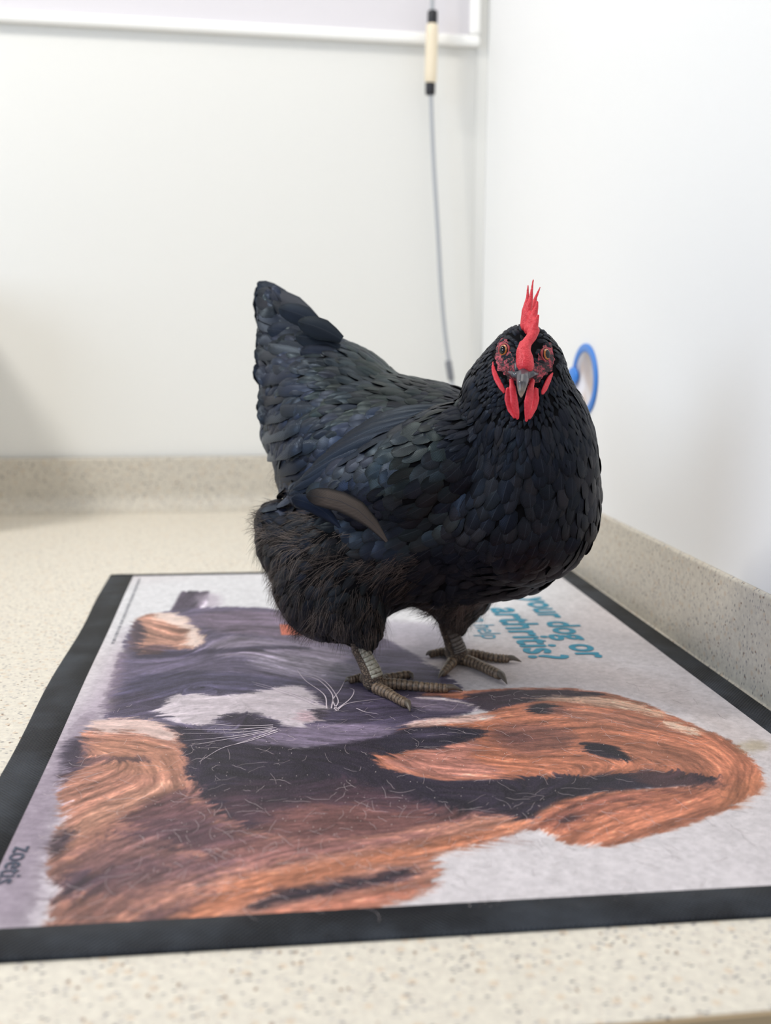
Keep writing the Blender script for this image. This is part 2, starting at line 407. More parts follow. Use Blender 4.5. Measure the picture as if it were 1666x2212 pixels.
# backdrop shading of the studio picture
paint([(150,1235),(1240,1235),(1290,1300),(900,1400),(250,1440)], (226,226,229), 60, 0, .8)
paint([(240,1440),(300,1330),(250,1560),(150,1700),(60,1990),(-120,2060),(-60,1800),(110,1600)], (176,158,176), 22, 4, .85)
paint([(200,1520),(170,1640),(110,1800),(90,2020),(-30,2050),(40,1800),(130,1620)], (150,132,150), 14, 5, .55)
paint([(820,1360),(1050,1400),(1400,1440),(1660,1600),(1660,1650),(1400,1500),(1100,1480),(800,1480)], (206,192,190), 26, 6, .8)
paint([(800,1340),(960,1345),(1010,1390),(1000,1420),(760,1440),(700,1400)], (180,172,186), 16, 6, .8)
# grey cat
paint([(368,1320),(393,1276),(452,1276),(448,1296),(440,1318)], (92,80,100), 2.5, .6, 1, 0, 0)
paint([(425,1282),(475,1282),(480,1312),(430,1316)], (190,176,192), 9, 2, .75)
paint([(345,1322),(430,1310),(560,1310),(640,1322),(800,1360),(960,1450),(1045,1530),(980,1548),(900,1590),(760,1612),(600,1614),(480,1604),(380,1580),(250,1560),(225,1552),(243,1470),(268,1390),(286,1340)], (104,94,120), 3, 2, 1, 1)
paint([(410,1322),(560,1316),(640,1330),(760,1380),(700,1395),(560,1372),(430,1360)], (126,108,128), 9, 5, .8)
paint([(470,1372),(600,1380),(740,1400),(760,1430),(700,1452),(560,1420),(440,1412)], (158,144,166), 7, 4, .9, 2)
paint([(290,1412),(440,1402),(600,1392),(700,1400),(600,1402),(440,1414),(290,1424)], (66,58,82), 3.5, 2, .85)
paint([(560,1410),(760,1425),(780,1470),(640,1462),(540,1440)], (176,164,184), 10, 4, .75, 2)
paint([(255,1480),(330,1448),(520,1452),(720,1478),(760,1510),(560,1494),(380,1500),(250,1540)], (78,72,100), 8, 5, .9, 2)
paint([(230,1500),(330,1490),(350,1530),(340,1556),(225,1552)], (84,74,98), 6, 4, .8, 2)
paint([(240,1470),(262,1400),(275,1400),(262,1470),(240,1540),(222,1555)], (150,130,150), 6, 2, .7)
# cat head to the ear
paint([(560,1495),(700,1470),(860,1480),(1000,1505),(1050,1530),(980,1545),(880,1580),(760,1604),(620,1604),(540,1590)], (84,74,100), 5, 3, .95, 1)
paint([(860,1508),(960,1506),(1030,1524),(1000,1538),(900,1532)], (140,124,146), 7, 3, .85)
paint([(900,1502),(985,1508),(1046,1530),(1008,1543),(1034,1530),(985,1514),(900,1508)], (214,196,198), 2, .6, .9)
paint([(500,1594),(620,1566),(760,1560),(860,1566),(850,1590),(780,1604),(660,1616),(560,1612)], (138,122,148), 6, 3, .9, 2)
paint([(700,1508),(780,1502),(800,1520),(720,1535)], (64,56,78), 8, 3, .7)
# white blaze of the cat
paint([(368,1500),(420,1498),(500,1503),(580,1488),(640,1476),(668,1488),(676,1508),(702,1524),(705,1548),(672,1560),(664,1572),(612,1566),(592,1552),(560,1545),(540,1536),(500,1538),(480,1552),(450,1566),(400,1564),(352,1550),(342,1528)], (208,194,202), 3.2, 2.5, 1, 2)
paint([(480,1552),(500,1540),(540,1538),(562,1548),(600,1562),(580,1572),(500,1570)], (60,50,70), 4, 2, .95)
paint([(636,1540),(662,1532),(684,1548),(668,1560),(640,1556)], (206,170,180), 4, 1, .8)
paint([(672,1530),(700,1530),(712,1546),(694,1556),(680,1544)], (60,50,66), 3, 1, .9)
# dark flank of the dog
paint([(335,1565),(430,1572),(520,1604),(680,1617),(850,1585),(830,1640),(880,1672),(1000,1688),(1300,1685),(1560,1680),(1480,1695),(1300,1712),(1200,1736),(1150,1776),(1080,1800),(960,1830),(700,1860),(500,1850),(380,1800),(380,1650)], (46,38,54), 4, 3, 1, 1)
paint([(470,1700),(640,1680),(800,1690),(960,1740),(980,1790),(820,1800),(600,1800),(480,1780)], (92,62,72), 14, 8, .8, 4)
paint([(560,1760),(700,1730),(860,1745),(1000,1745),(1140,1765),(1140,1800),(960,1835),(700,1870),(560,1850)], (150,96,88), 12, 8, .75, 6)
paint([(860,1690),(1000,1700),(1120,1730),(1100,1756),(960,1740),(860,1720)], (40,34,50), 9, 6, .8, 4)
# foreleg and body of the dog
BODY = [(150,1640),(184,1568),(260,1550),(345,1558),(392,1590),(402,1640),(410,1690),(462,1756),(560,1800),(700,1812),(860,1796),(960,1776),(1060,1760),(1136,1768),(1146,1792),(1040,1822),(940,1842),(955,1885),(948,1910),(880,1948),(600,1990),(400,2030),(250,2060),(100,2060),(104,1990),(118,1930),(104,1880),(112,1820),(140,1760),(120,1700)]
paint(BODY, (196,132,110), 3.2, 2.5, 1, 3)
paint([(185,1562),(260,1550),(350,1556),(386,1590),(372,1606),(300,1580),(200,1580)], (228,196,188), 5, 3, .95, 4)
paint([(200,1600),(300,1592),(372,1610),(396,1650),(380,1680),(300,1670),(220,1660)], (206,140,112), 7, 4, .8, 3)
paint([(180,1636),(300,1630),(340,1650),(300,1640),(200,1650),(160,1665)], (92,66,72), 3.5, 2, .75, 2)
paint([(148,1600),(176,1590),(190,1630),(150,1680),(126,1700),(130,1650)], (62,52,72), 6, 3, .95, 2)
paint([(320,1720),(400,1690),(470,1770),(560,1800),(540,1850),(420,1840),(300,1810),(240,1790)], (104,70,76), 9, 6, .9, 6)
paint([(140,1780),(250,1720),(380,1680),(410,1690),(300,1740),(200,1790),(150,1840)], (204,146,120), 6, 4, .7, 4)
paint([(108,1812),(150,1786),(170,1800),(140,1840),(112,1850)], (60,48,62), 5, 3, .9, 3)
paint([(560,1800),(760,1810),(900,1800),(1000,1785),(900,1818),(700,1850),(540,1880),(400,1880),(380,1850)], (140,92,90), 9, 6, .85, 6)
paint([(200,1870),(380,1850),(520,1860),(440,1900),(300,1930),(180,1940)], (116,82,88), 12, 7, .85, 6)
paint([(118,1900),(180,1880),(220,1900),(180,1930),(120,1945)], (66,54,70), 8, 4, .85, 4)
paint([(1136,1772),(1060,1790),(940,1812),(760,1850),(600,1880),(460,1920),(340,1990),(250,2050),(330,2030),(560,1950),(760,1880),(940,1848),(1060,1818)], (216,132,96), 8, 4, .95, 5)
paint([(540,1950),(600,1925),(680,1910),(800,1890),(880,1872),(912,1880),(870,1902),(760,1922),(640,1948),(560,1964)], (50,38,52), 6, 3, 1, 4)
paint([(540,1980),(640,1950),(800,1925),(920,1900),(940,1915),(860,1948),(640,1985)], (206,124,98), 7, 3, .85, 4)
paint([(235,2060),(290,1985),(400,1945),(470,1930),(360,1990),(290,2060)], (96,68,76), 7, 5, .8, 5)
paint([(120,1850),(300,1780),(430,1760),(520,1800),(420,1850),(250,1900),(120,1960)], (88,64,76), 14, 8, .55, 8)
paint([(150,1940),(300,1900),(430,1890),(330,1950),(200,2010),(120,2040)], (140,96,92), 12, 8, .6, 8)
paint([(470,1690),(620,1672),(760,1690),(700,1720),(560,1740)], (48,38,54), 10, 6, .6, 6)
# dog's far paw resting on the cat
paint([(287,1345),(302,1330),(335,1324),(392,1327),(412,1344),(428,1362),(442,1380),(432,1398),(384,1402),(330,1410),(288,1414),(284,1380)], (190,138,118), 2.6, 2, 1, 3)
paint([(336,1322),(392,1325),(414,1345),(442,1380),(430,1398),(404,1396),(406,1372),(388,1350),(340,1335)], (240,214,202), 4, 2, .95, 3)
paint([(284,1346),(306,1336),(312,1370),(300,1412),(284,1412)], (78,66,80), 4, 2, .9, 2)
paint([(300,1394),(370,1392),(390,1402),(300,1416)], (92,70,80), 4, 2, .85, 3)
paint([(330,1352),(395,1356),(396,1374),(340,1368)], (212,150,126), 4, 2, .8, 4)
# the dog's head
HEAD = [(806,1636),(830,1600),(880,1566),(960,1550),(1050,1540),(1080,1520),(1000,1510),(930,1502),(990,1494),(1080,1487),(1200,1484),(1300,1492),(1400,1518),(1500,1566),(1580,1598),(1636,1650),(1654,1690),(1640,1712),(1600,1730),(1570,1752),(1500,1776),(1400,1808),(1330,1826),(1240,1826),(1170,1806),(1138,1776),(1180,1738),(1250,1712),(1400,1704),(1520,1692),(1400,1674),(1300,1690),(1100,1686),(960,1686),(880,1672),(826,1656)]
paint(HEAD, (206,124,92), 2.6, 1.6, 1, 2)
paint([(960,1688),(1100,1680),(1300,1672),(1460,1664),(1560,1676),(1540,1694),(1400,1700),(1280,1708),(1200,1728),(1150,1764),(1080,1750),(960,1720)], (46,38,54), 3.5, 2.5, 1, 2)
paint([(990,1500),(1080,1491),(1200,1487),(1316,1496),(1270,1504),(1180,1510),(1100,1524),(1056,1540),(1030,1524)], (62,46,62), 3, 2, .95, 2)
paint([(900,1496),(1000,1494),(1100,1486),(1010,1500),(900,1504)], (206,128,100), 3, 1, .8)
paint([(870,1563),(950,1546),(1060,1540),(1080,1552),(960,1566),(880,1574)], (222,186,178), 4, 2, .85, 1)
paint([(806,1630),(820,1594),(870,1572),(960,1566),(1030,1574),(1056,1584),(1020,1596),(985,1606),(950,1620),(880,1618),(836,1632)], (50,44,62), 3.5, 2, 1)
paint([(880,1580),(950,1574),(990,1586),(930,1596)], (84,74,98), 5, 2, .7)
paint([(820,1640),(900,1622),(980,1614),(1000,1596),(1040,1604),(1010,1640),(1100,1660),(1080,1680),(940,1680),(850,1660)], (206,134,118), 6, 3, .9, 2)
paint([(1100,1560),(1220,1566),(1260,1600),(1200,1622),(1130,1632),(1060,1610),(1040,1586)], (142,90,80), 10, 5, .8, 4)
paint([(1060,1576),(1130,1586),(1160,1600),(1100,1604)], (110,70,70), 7, 3, .6, 3)
paint([(1220,1530),(1320,1536),(1420,1556),(1480,1580),(1380,1570),(1260,1560)], (160,104,84), 9, 4, .75, 5)
paint([(1120,1510),(1220,1500),(1330,1504),(1400,1524),(1460,1556),(1360,1532),(1240,1516)], (230,186,158), 5, 3, .85, 5)
paint([(1440,1556),(1500,1570),(1520,1586),(1478,1582),(1446,1568)], (238,206,182), 4, 2, .9, 4)
paint([(1340,1600),(1480,1604),(1560,1650),(1500,1664),(1380,1648)], (176,110,84), 12, 5, .7, 4)
paint(ell(1176, 1530, 30, 12), (40, 32, 44), 3.5, 1.5); paint(ell(1215, 1534, 30, 8), (96, 62, 60), 6, 2, .7)
paint([(1244,1602),(1290,1603),(1328,1610),(1350,1628),(1372,1650),(1330,1643),(1290,1630),(1262,1616)], (38,32,44), 2.6, 1.5)
paint([(1360,1664),(1480,1668),(1560,1690),(1600,1700),(1500,1702),(1380,1694)], (92,60,62), 6, 3, .7, 5)
# ear of the dog
paint([(1150,1780),(1200,1736),(1290,1716),(1400,1708),(1500,1700),(1400,1722),(1280,1752),(1230,1790),(1200,1806)], (150,88,74), 6, 4, .8, 6)
paint([(1210,1766),(1240,1756),(1256,1764),(1222,1776)], (74,50,58), 3, 1, .8, 2)
paint([(1290,1745),(1400,1728),(1540,1708),(1500,1730),(1400,1752),(1300,1776)], (168,98,76), 6, 3, .6, 6)
paint([(1560,1700),(1640,1670),(1650,1700),(1600,1740),(1540,1750)], (214,132,92), 8, 3, .7, 3)
# orange logo block beside the lettering, half under the hen

paint([(1590,1604),(1640,1596),(1664,1614),(1620,1628)], (186,168,130), 8, 6, .55)

# ---- combed strokes over the furry shapes
CTRL = np.array([  # px, py, dx, dy : lie of the coat
 (1200,1500,1,.05),(1400,1530,1,.3),(1560,1610,.8,.7),(1640,1690,-.2,1),(1500,1740,-1,.45),(1300,1780,-1,.55),(1180,1790,-.8,.9),(1250,1740,-1,.45),(1400,1710,-1,.12),(1450,1600,1,.25),(1200,1600,1,-.1),(1000,1640,1,.12),
 (850,1650,.8,.5),(1000,1690,1,.05),(900,1600,1,.0),(1100,1540,1,-.15),(1100,1770,-1,.2),(900,1800,-1,.25),(600,1850,-1,.3),(400,1900,-1,.42),(200,1980,-.8,.7),(700,1920,-1,.25),(900,1880,-1,.2),
 (600,1740,-1,.15),(800,1740,-1,-.1),(500,1650,-1,-.2),(350,1600,1,.3),(250,1600,1,.1),(380,1650,.4,1),(250,1720,-1,.5),(350,1760,-1,.4),(150,1800,-1,.7),(180,1660,-1,.3),
 (450,1340,1,.1),(650,1360,1,.15),(350,1370,1,.35),(430,1385,.7,-.5),(320,1400,1,.1),(600,1430,1,.3),(350,1460,1,-.35),(300,1520,1,-.3),(500,1480,1,.05),(450,1520,-1,.05),(620,1520,1,.1),(800,1490,1,.1),(900,1520,1,.05),(700,1590,1,.1),(850,1560,1,-.3),(420,1290,.3,-.6)], float)
CTRL[:, 2:] /= np.hypot(CTRL[:, 2], CTRL[:, 3])[:, None]
FURP = [np.array(HEAD, float), np.array(BODY, float), np.array([(372,1318),(395,1277),(448,1277),(450,1310),(560,1310),(700,1330),(960,1450),(1045,1530),(900,1590),(760,1612),(480,1604),(225,1552),(268,1390),(286,1340)], float),
        np.array([(380,1580),(850,1590),(880,1672),(1300,1690),(1150,1776),(960,1830),(500,1850),(380,1650)], float)]
def in_poly(P, x, y):
    ins = np.zeros(x.shape, bool)
    for a, b in zip(P, np.roll(P, -1, 0)):
        c = ((a[1] > y) != (b[1] > y)); ins ^= c & (x < a[0] + (y - a[1]) / (b[1] - a[1] + 1e-9) * (b[0] - a[0]))
    return ins
def ground_np(px, py):
    a = (px - IW / 2) / FPX; b = (py - IH / 2) / FPX
    rx = fw.x + cr.x * a - cu.x * b; ry = fw.y + cr.y * a - cu.y * b; rz = fw.z + cr.z * a - cu.z * b
    t = (Z0 + MH - CAM.z) / rz; x = CAM.x + rx * t; y = CAM.y + ry * t
    return ca * x + sa * y, -sa * x + ca * y
DELTA = np.zeros((NV, NU)); WSUM = np.zeros((NV, NU))
def strokes(n, lo, hi, amp, seed):
    r = np.random.default_rng(seed)
    x = r.uniform(80, 1660, n); y = 1270 + (2060 - 1270) * r.random(n) ** .9
    ok = np.zeros(n, bool)
    for P in FURP: ok |= in_poly(P, x, y)
    x, y = x[ok], y[ok]; n = len(x); L = r.uniform(lo, hi, n) * (.35 + .65 * (y - 1250) / 700); A = r.normal(0, amp, n); K = 46
    bend = r.normal(0, .25, n)
    d2 = (x[:, None] - CTRL[:, 0]) ** 2 + ((y[:, None] - CTRL[:, 1]) * 1.8) ** 2 + 60; w = d2 ** -2.0; w /= w.sum(1, keepdims=True)
    dx = w @ CTRL[:, 2]; dy = w @ CTRL[:, 3]; th = np.arctan2(dy, dx) + r.normal(0, .10, n)
    for k in range(K):
        s = k / (K - 1); a = th + bend * s
        u, v = ground_np(x, y); iu = (u - ug[0]) / (ug[-1] - ug[0]) * (NU - 1); iv_ = np.interp(v, vg, np.arange(NV))
        i = np.clip(np.floor(iu).astype(int), 0, NU - 2); j = np.clip(np.floor(iv_).astype(int), 0, NV - 2); fi = np.clip(iu - i, 0, 1); fj = np.clip(iv_ - j, 0, 1)
        e = math.sin(PI * s) ** .7 * A
        for di, dj, ww in ((0, 0, (1 - fi) * (1 - fj)), (1, 0, fi * (1 - fj)), (0, 1, (1 - fi) * fj), (1, 1, fi * fj)):
            np.add.at(DELTA, (j + dj, i + di), e * ww)
        x = x + np.cos(a) * L / K; y = y + np.sin(a) * L / K * .8
strokes(9000, 50, 130, .032, 5); strokes(26000, 18, 60, .034, 6)
fine_ = DELTA.copy(); DELTA[:] = 0; strokes(5000, 60, 200, .10, 8)
for _ in range(2):
    DELTA[:] = (DELTA + np.roll(DELTA, 1, 0) + np.roll(DELTA, -1, 0) + np.roll(DELTA, 1, 1) + np.roll(DELTA, -1, 1)) / 5
DELTA += fine_
# combing: the painted shapes are drawn out along the lie of the coat
cg = 40
gi = np.linspace(0, NU - 1, cg).astype(int); gj = np.linspace(0, NV - 1, cg).astype(int); GU, GV = np.meshgrid(ug[gi], vg[gj])
gx, gy = project(ca * GU - sa * GV, sa * GU + ca * GV, Z0 + MH)
d2 = (gx.ravel()[:, None] - CTRL[:, 0]) ** 2 + ((gy.ravel()[:, None] - CTRL[:, 1]) * 1.8) ** 2 + 60; w_ = d2 ** -2.0; w_ /= w_.sum(1, keepdims=True)
qx, qy = (w_ @ CTRL[:, 2]) * 20, (w_ @ CTRL[:, 3]) * 20 * .8
u2, v2 = ground_np(gx.ravel() + qx, gy.ravel() + qy); du, dv = (u2 - GU.ravel()).reshape(cg, cg), (v2 - GV.ravel()).reshape(cg, cg); q_ = np.hypot(du, dv) + 1e-9; du /= q_; dv /= q_
def up2(A):
    a = np.stack([np.interp(np.arange(NU), gi, r) for r in A]); return np.stack([np.interp(np.arange(NV), gj, a[:, c]) for c in range(NU)], 1)
DU, DV = up2(du), up2(dv); su_ = (ug[-1] - ug[0]) / (NU - 1); sv_ = np.gradient(vg)[:, None]
II, JJ = np.meshgrid(np.arange(NU, dtype=float), np.arange(NV, dtype=float))
def lic(src, L, steps):
    out = src.copy(); 
    for sg in (1, -1):
        x, y = II.copy(), JJ.copy()
        for k in range(steps):
            xi, yi = np.clip(x, 0, NU - 1).astype(int), np.clip(y, 0, NV - 1).astype(int); h = sg * L / steps
            x += DU[yi, xi] * h / su_; y += DV[yi, xi] * h / sv_[yi, 0]; out += src[np.clip(y + .5, 0, NV - 1).astype(int), np.clip(x + .5, 0, NU - 1).astype(int)]
    out -= out.mean(); return out / out.std()
rn = np.random.default_rng(77)
def blurn(k):
    a = rn.normal(size=(NV, NU))
    for _ in range(k): a = (a + np.roll(a, 1, 0) + np.roll(a, -1, 0) + np.roll(a, 1, 1) + np.roll(a, -1, 1)) / 5
    return a
LF = lic(blurn(1), .012, 12); LC = lic(blurn(14), .034, 16)
PXG, PYG = project(X_, Y_, Z0 + MH); FM = np.zeros((NV, NU), bool)
for P in FURP: FM |= in_poly(P, PXG, PYG)
fz = FM.astype(float)
for _ in range(14): fz = (fz + np.roll(fz, 1, 0) + np.roll(fz, -1, 0) + np.roll(fz, 1, 1) + np.roll(fz, -1, 1)) / 5
sh_ = (LF * .0022 + LC * .0022) * np.clip(fz * 1.6, 0, 1)
sx_ = np.clip(II + DU * sh_ / su_, 0, NU - 1.001); sy_ = np.clip(JJ + DV * sh_ / sv_, 0, NV - 1.001)
x0_, y0_ = sx_.astype(int), sy_.astype(int); ax_, ay_ = (sx_ - x0_)[..., None], (sy_ - y0_)[..., None]
IMG = (IMG[y0_, x0_] * (1 - ax_) + IMG[y0_, x0_ + 1] * ax_) * (1 - ay_) + (IMG[y0_ + 1, x0_] * (1 - ax_) + IMG[y0_ + 1, x0_ + 1] * ax_) * ay_
lum = IMG.mean(2); fur_ = np.clip(fz * 1.6 - .3, 0, 1) * np.clip((.82 - lum) / .1, .3, 1)
IMG *= (1 + fur_ * (LC * .10 + LF * .055))[..., None]
lum = IMG.mean(2)
gain = np.clip(.22 + .9 * lum, .2, 1.0)
D = np.clip(DELTA * 1.0, -.35, .35) * gain * fur_
paint([(604,1348),(660,1348),(668,1371),(608,1371)], (236,122,92), .8, .2, 1, 0, 0)
IMG *= (1 + D * 1.3)[..., None]; IMG += (D * .10)[..., None] * np.array((1.0, .8, .75))
isbg = np.clip((lum - .70) / .1, 0, 1)
g_ = IMG.mean(2, keepdims=True); IMG = g_ + (IMG - g_) * .90; IMG *= np.where(lum < .7, .93, 1.0)[..., None]
IMG *= (1 + NZ2 * .16 + NF * .10 * (1 - isbg) + NZ1 * .07)[..., None]
IMG = np.clip(IMG * .945, .02, .95)
LIN = np.where(IMG <= .04045, IMG / 12.92, ((IMG + .055) / 1.055) ** 2.4)
ii = np.arange(NV * NU).reshape(NV, NU)
F = np.stack([ii[:-1, :-1], ii[:-1, 1:], ii[1:, 1:], ii[1:, :-1]], -1).reshape(-1, 4)
co = np.stack([X_, Y_, np.full_like(X_, Z0 + MH - .0003)], -1).reshape(-1, 3)
me = bpy.data.meshes.new('printed_picture')
me.vertices.add(NV * NU); me.vertices.foreach_set('co', co.ravel())
me.loops.add(F.size); me.loops.foreach_set('vertex_index', F.ravel().astype(np.int32))
me.polygons.add(len(F)); me.polygons.foreach_set('loop_start', np.arange(0, F.size, 4, dtype=np.int32)); me.polygons.foreach_set('loop_total', np.full(len(F), 4, np.int32))
me.update(calc_edges=True)
at_ = me.color_attributes.new('ink', 'FLOAT_COLOR', 'POINT'); at_.data.foreach_set('color', np.concatenate([LIN.reshape(-1, 3), np.ones((NV * NU, 1))], 1).astype(np.float32).ravel())
pr = bpy.data.objects.new('printed_picture', me); COL.objects.link(pr); attach(pr, mat)
t = NT('mat_print'); c = t.obj(); ink = t.n('Attribute', attribute_name='ink').outputs['Color']
nf = t.noise(c, 1500, 3, .7); n2 = t.noise(c, 420, 4, .6)
cl = t.mix(t.ramp(nf, [(.56, 0), (.75, .22)]), ink, (.85, .82, .84))
cl = t.mix(t.ramp(n2, [(.3, .16), (.46, 0)]), cl, (.03, .025, .04))
t.set(Base_Color=cl, Roughness=.62, Specular_IOR_Level=.3); t.bump(t.noise(c, 1300, 2), .25, .0004); me.materials.append(t.m)
# rubber base under the print
o = prism('rubber_base', [mat_w(MX0 + .004, MY0 + .003)[:2], mat_w(MX1 - .004, MY0 + .003)[:2], mat_w(MX1 - .004, MY1 - .003)[:2], mat_w(MX0 + .004, MY1 - .003)[:2]], Z0 + .0001, Z0 + MH - .0006, MBLK); attach(o, mat)

# ---- lettering: reads toward the camera, its tops toward the right-hand wall
def letters(name, text, p0, p1, mat_, bold=.0, z=.0002, keep_w=None):
    """text whose baseline runs between two photograph pixels"""
    a, b = Vector(mat_uv(*p0)), Vector(mat_uv(*p1))
    cv = bpy.data.curves.new(name, 'FONT'); cv.body = text; cv.size = 1; cv.resolution_u = 4; cv.space_character = 1.0 + bold * 2.2
    tmp = bpy.data.objects.new(name, cv); COL.objects.link(tmp)
    g = bpy.context.evaluated_depsgraph_get(); m_ = bpy.data.meshes.new_from_object(tmp.evaluated_get(g)); bpy.data.objects.remove(tmp)
    xs_ = [v.co.x for v in m_.vertices]; w = max(xs_) - min(xs_); s = (b - a).length / w; d = (b - a).normalized(); upv = Vector((-d.y, d.x)); 
    for v in m_.vertices:
        q = a + d * ((v.co.x - min(xs_)) * s) + upv * (v.co.y * (keep_w or s * .94)); v.co = mat_w(q.x, q.y, MH + z)
    if bold:      # a heavier letter: the outline laid down again a little to each side
        b_ = bmesh.new(); b_.from_mesh(m_); g0 = list(b_.faces); k_ = (b - a).length / w * bold * 2.2
        for q, (ex, ey) in enumerate(((1, 0), (-1, 0), (0, 1), (0, -1), (.7, .7), (-.7, .7), (.7, -.7), (-.7, -.7))):
            d2 = bmesh.ops.duplicate(b_, geom=g0); o3 = mat_w(*(d * ex + upv * ey) * k_, 0) - mat_w(0, 0, 0)
            for v in d2['geom']:
                if isinstance(v, bmesh.types.BMVert): v.co += o3 + Vector((0, 0, .00001 * (q + 1)))
        b_.to_mesh(m_); b_.free()
    m_.materials.clear(); m_.materials.append(mat_)
    o = bpy.data.objects.new(name, m_); COL.objects.link(o); attach(o, mat); return o
MTEAL = simple('ink_teal', lin(30, 136, 164), .6); MTEAL2 = simple('ink_teal_small', lin(70, 150, 178), .6); MINK = simple('ink_slate', lin(62, 70, 88), .6); MFINE = simple('ink_fine', lin(120, 122, 138), .6)
letters('heading_line', 'your dog or', (1128, 1291), (1254, 1421), MTEAL, .012)
letters('heading_line', 'arthritis?', (1060, 1314), (1149, 1424), MTEAL, .012)
letters('small_line', 'can help', (1003, 1322), (1044, 1380), MTEAL2, .0)
letters('small_line', 'with pain from', (935, 1306), (981, 1368), MTEAL2, .0)
letters('maker_name', 'zoetis', (33, 1829), (-12, 1910), MINK, .0045)
MW_ = simple('ink_pale', lin(214, 200, 210), .6)
r_ = random.Random(3); V = []; F = []
a, b = Vector(mat_uv(299, 1250)), Vector(mat_uv(240, 1390)); L_ = (b - a).length; d = (b - a).normalized(); nn = Vector((-d.y, d.x)); s = 0
while s < L_:
    w = r_.uniform(.003, .012)
    for row in (0,):
        for k in range(int(w / .0016)):
            p = a + d * (s + k * .0016) + nn * (row * .0042); hgt = r_.uniform(.0026, .0040); n0 = len(V)
            for q in (p, p + d * .0009, p + d * .0009 + nn * hgt, p + nn * hgt): V.append(mat_w(q.x, q.y, MH + .0001))
            F.append((n0, n0 + 1, n0 + 2, n0 + 3))
    s += w + .0022
o = mesh_obj('fine_print', V, F, MINK, mat, smooth=False); o['kind'] = 'stuff'
# whiskers in the picture
def whisk(pts, w, lst):
    P = spline([mat_uv(*p) for p in pts], 18); n0 = len(lst[0])
    for i, p in enumerate(P):
        t_ = P[min(i + 1, 17)] - P[max(i - 1, 0)]; t_ = t_ / np.hypot(*t_); nv = np.array((-t_[1], t_[0])); ww = w * (1 - .85 * i / 17)
        lst[0].append(mat_w(*(p - nv * ww), MH + .00005)); lst[0].append(mat_w(*(p + nv * ww), MH + .00005))
    for i in range(17): lst[1].append((n0 + 2 * i, n0 + 2 * i + 1, n0 + 2 * i + 3, n0 + 2 * i + 2))
lst = ([], [])
for w in ([(706,1530),(700,1500),(660,1470),(642,1447)], [(716,1530),(718,1500),(690,1470),(660,1460),(640,1458)], [(722,1532),(730,1510),(700,1470),(646,1446)], [(724,1534),(756,1510),(765,1492),(755,1486)],
          [(726,1536),(750,1520),(800,1512),(840,1508)], [(690,1520),(650,1504),(600,1488),(545,1473)], [(684,1524),(640,1505),(590,1490),(548,1478)], [(730,1536),(720,1512),(735,1490),(745,1470)],
          [(590,1566),(520,1568),(450,1564),(400,1566)], [(596,1572),(520,1582),(450,1584),(392,1585)], [(594,1577),(520,1592),(470,1600),(405,1612)], [(600,1580),(540,1600),(480,1616),(430,1646)],
          [(590,1570),(500,1576),(440,1576),(396,1576)], [(588,1576),(520,1588),(460,1595),(396,1600)], [(600,1576),(560,1590),(520,1604),(490,1612)], [(770,1530),(790,1538),(810,1541),(818,1543)]):
    whisk(w, .0006, lst)
o = mesh_obj('printed_whiskers', lst[0], lst[1], MW_, mat, smooth=False); o['kind'] = 'stuff'

# ---- loose hairs shed on the mat
def hairs(n, zone, rad, col, seed, name, lab, lo=.008, hi=.035):
    r = np.random.default_rng(seed); V, F = [], []
    while n > 0:
        px = r.uniform(zone[0], zone[2]); py = r.uniform(zone[1], zone[3]); 
        if name == 'pale_hairs':
            hit = any(in_poly(P, np.array([px]), np.array([py]))[0] for P in FURP)
            if not hit: continue
        u, v = mat_uv(px, py)
        if not (MX0 + BW < u < MX1 - BW * 1.5 and MY0 + BW < v < MY1 - BW): continue
        n -= 1; a = r.uniform(0, 2 * PI); L = r.uniform(lo, hi); k = r.normal(0, 55); dk = r.normal(0, 2200); st = 9; p = Vector((u, v)); path = []
        for i in range(st):
            path.append(mat_w(p.x, p.y, MH + rad + .0002 + .0006 * abs(math.sin(i * .7 + a)))); p = p + Vector((math.cos(a), math.sin(a))) * (L / st); a += (k + dk * (i - 4) * L / st) * L / st
        v_, f_ = tube(path, [rad * .5] + [rad] * (st - 2) + [rad * .3], 3, cap=False); n0 = len(V); V += v_; F += [tuple(i + n0 for i in f) for f in f_]
    o = mesh_obj(name, V, F, simple(name, col, .5)); return tag(o, lab, 'hair', kind='stuff')
hairs(520, (120, 1500, 1500, 2000), .000075, lin(222, 206, 206), 21, 'pale_hairs', 'short pale animal hairs scattered over the dark part of the mat picture', .006, .026)
hairs(150, (960, 1430, 1640, 1950), .000075, lin(110, 96, 96), 22, 'dark_hairs', 'fine dark animal hairs scattered over the pale part of the mat', .006, .022)
V, F = [], []; r_ = np.random.default_rng(31)
for _ in range(520):
    px, py = r_.uniform(300, 1450), r_.uniform(1560, 1960); u, v = mat_uv(px, py); s = r_.uniform(.0001, .0003); p = mat_w(u, v, MH + .0001); n0 = len(V)
    V += [p + Vector((s, 0, 0)), p + Vector((-s, s, 0)), p + Vector((-s, -s, 0)), p + Vector((0, 0, s * 1.6))]; F += [(n0, n0 + 1, n0 + 3), (n0 + 1, n0 + 2, n0 + 3), (n0 + 2, n0, n0 + 3)]
tag(mesh_obj('dander_specks', V, F, simple('speck', lin(232, 220, 216), .6)), 'tiny pale specks of dust and dander on the dark of the mat', 'dust', kind='stuff')
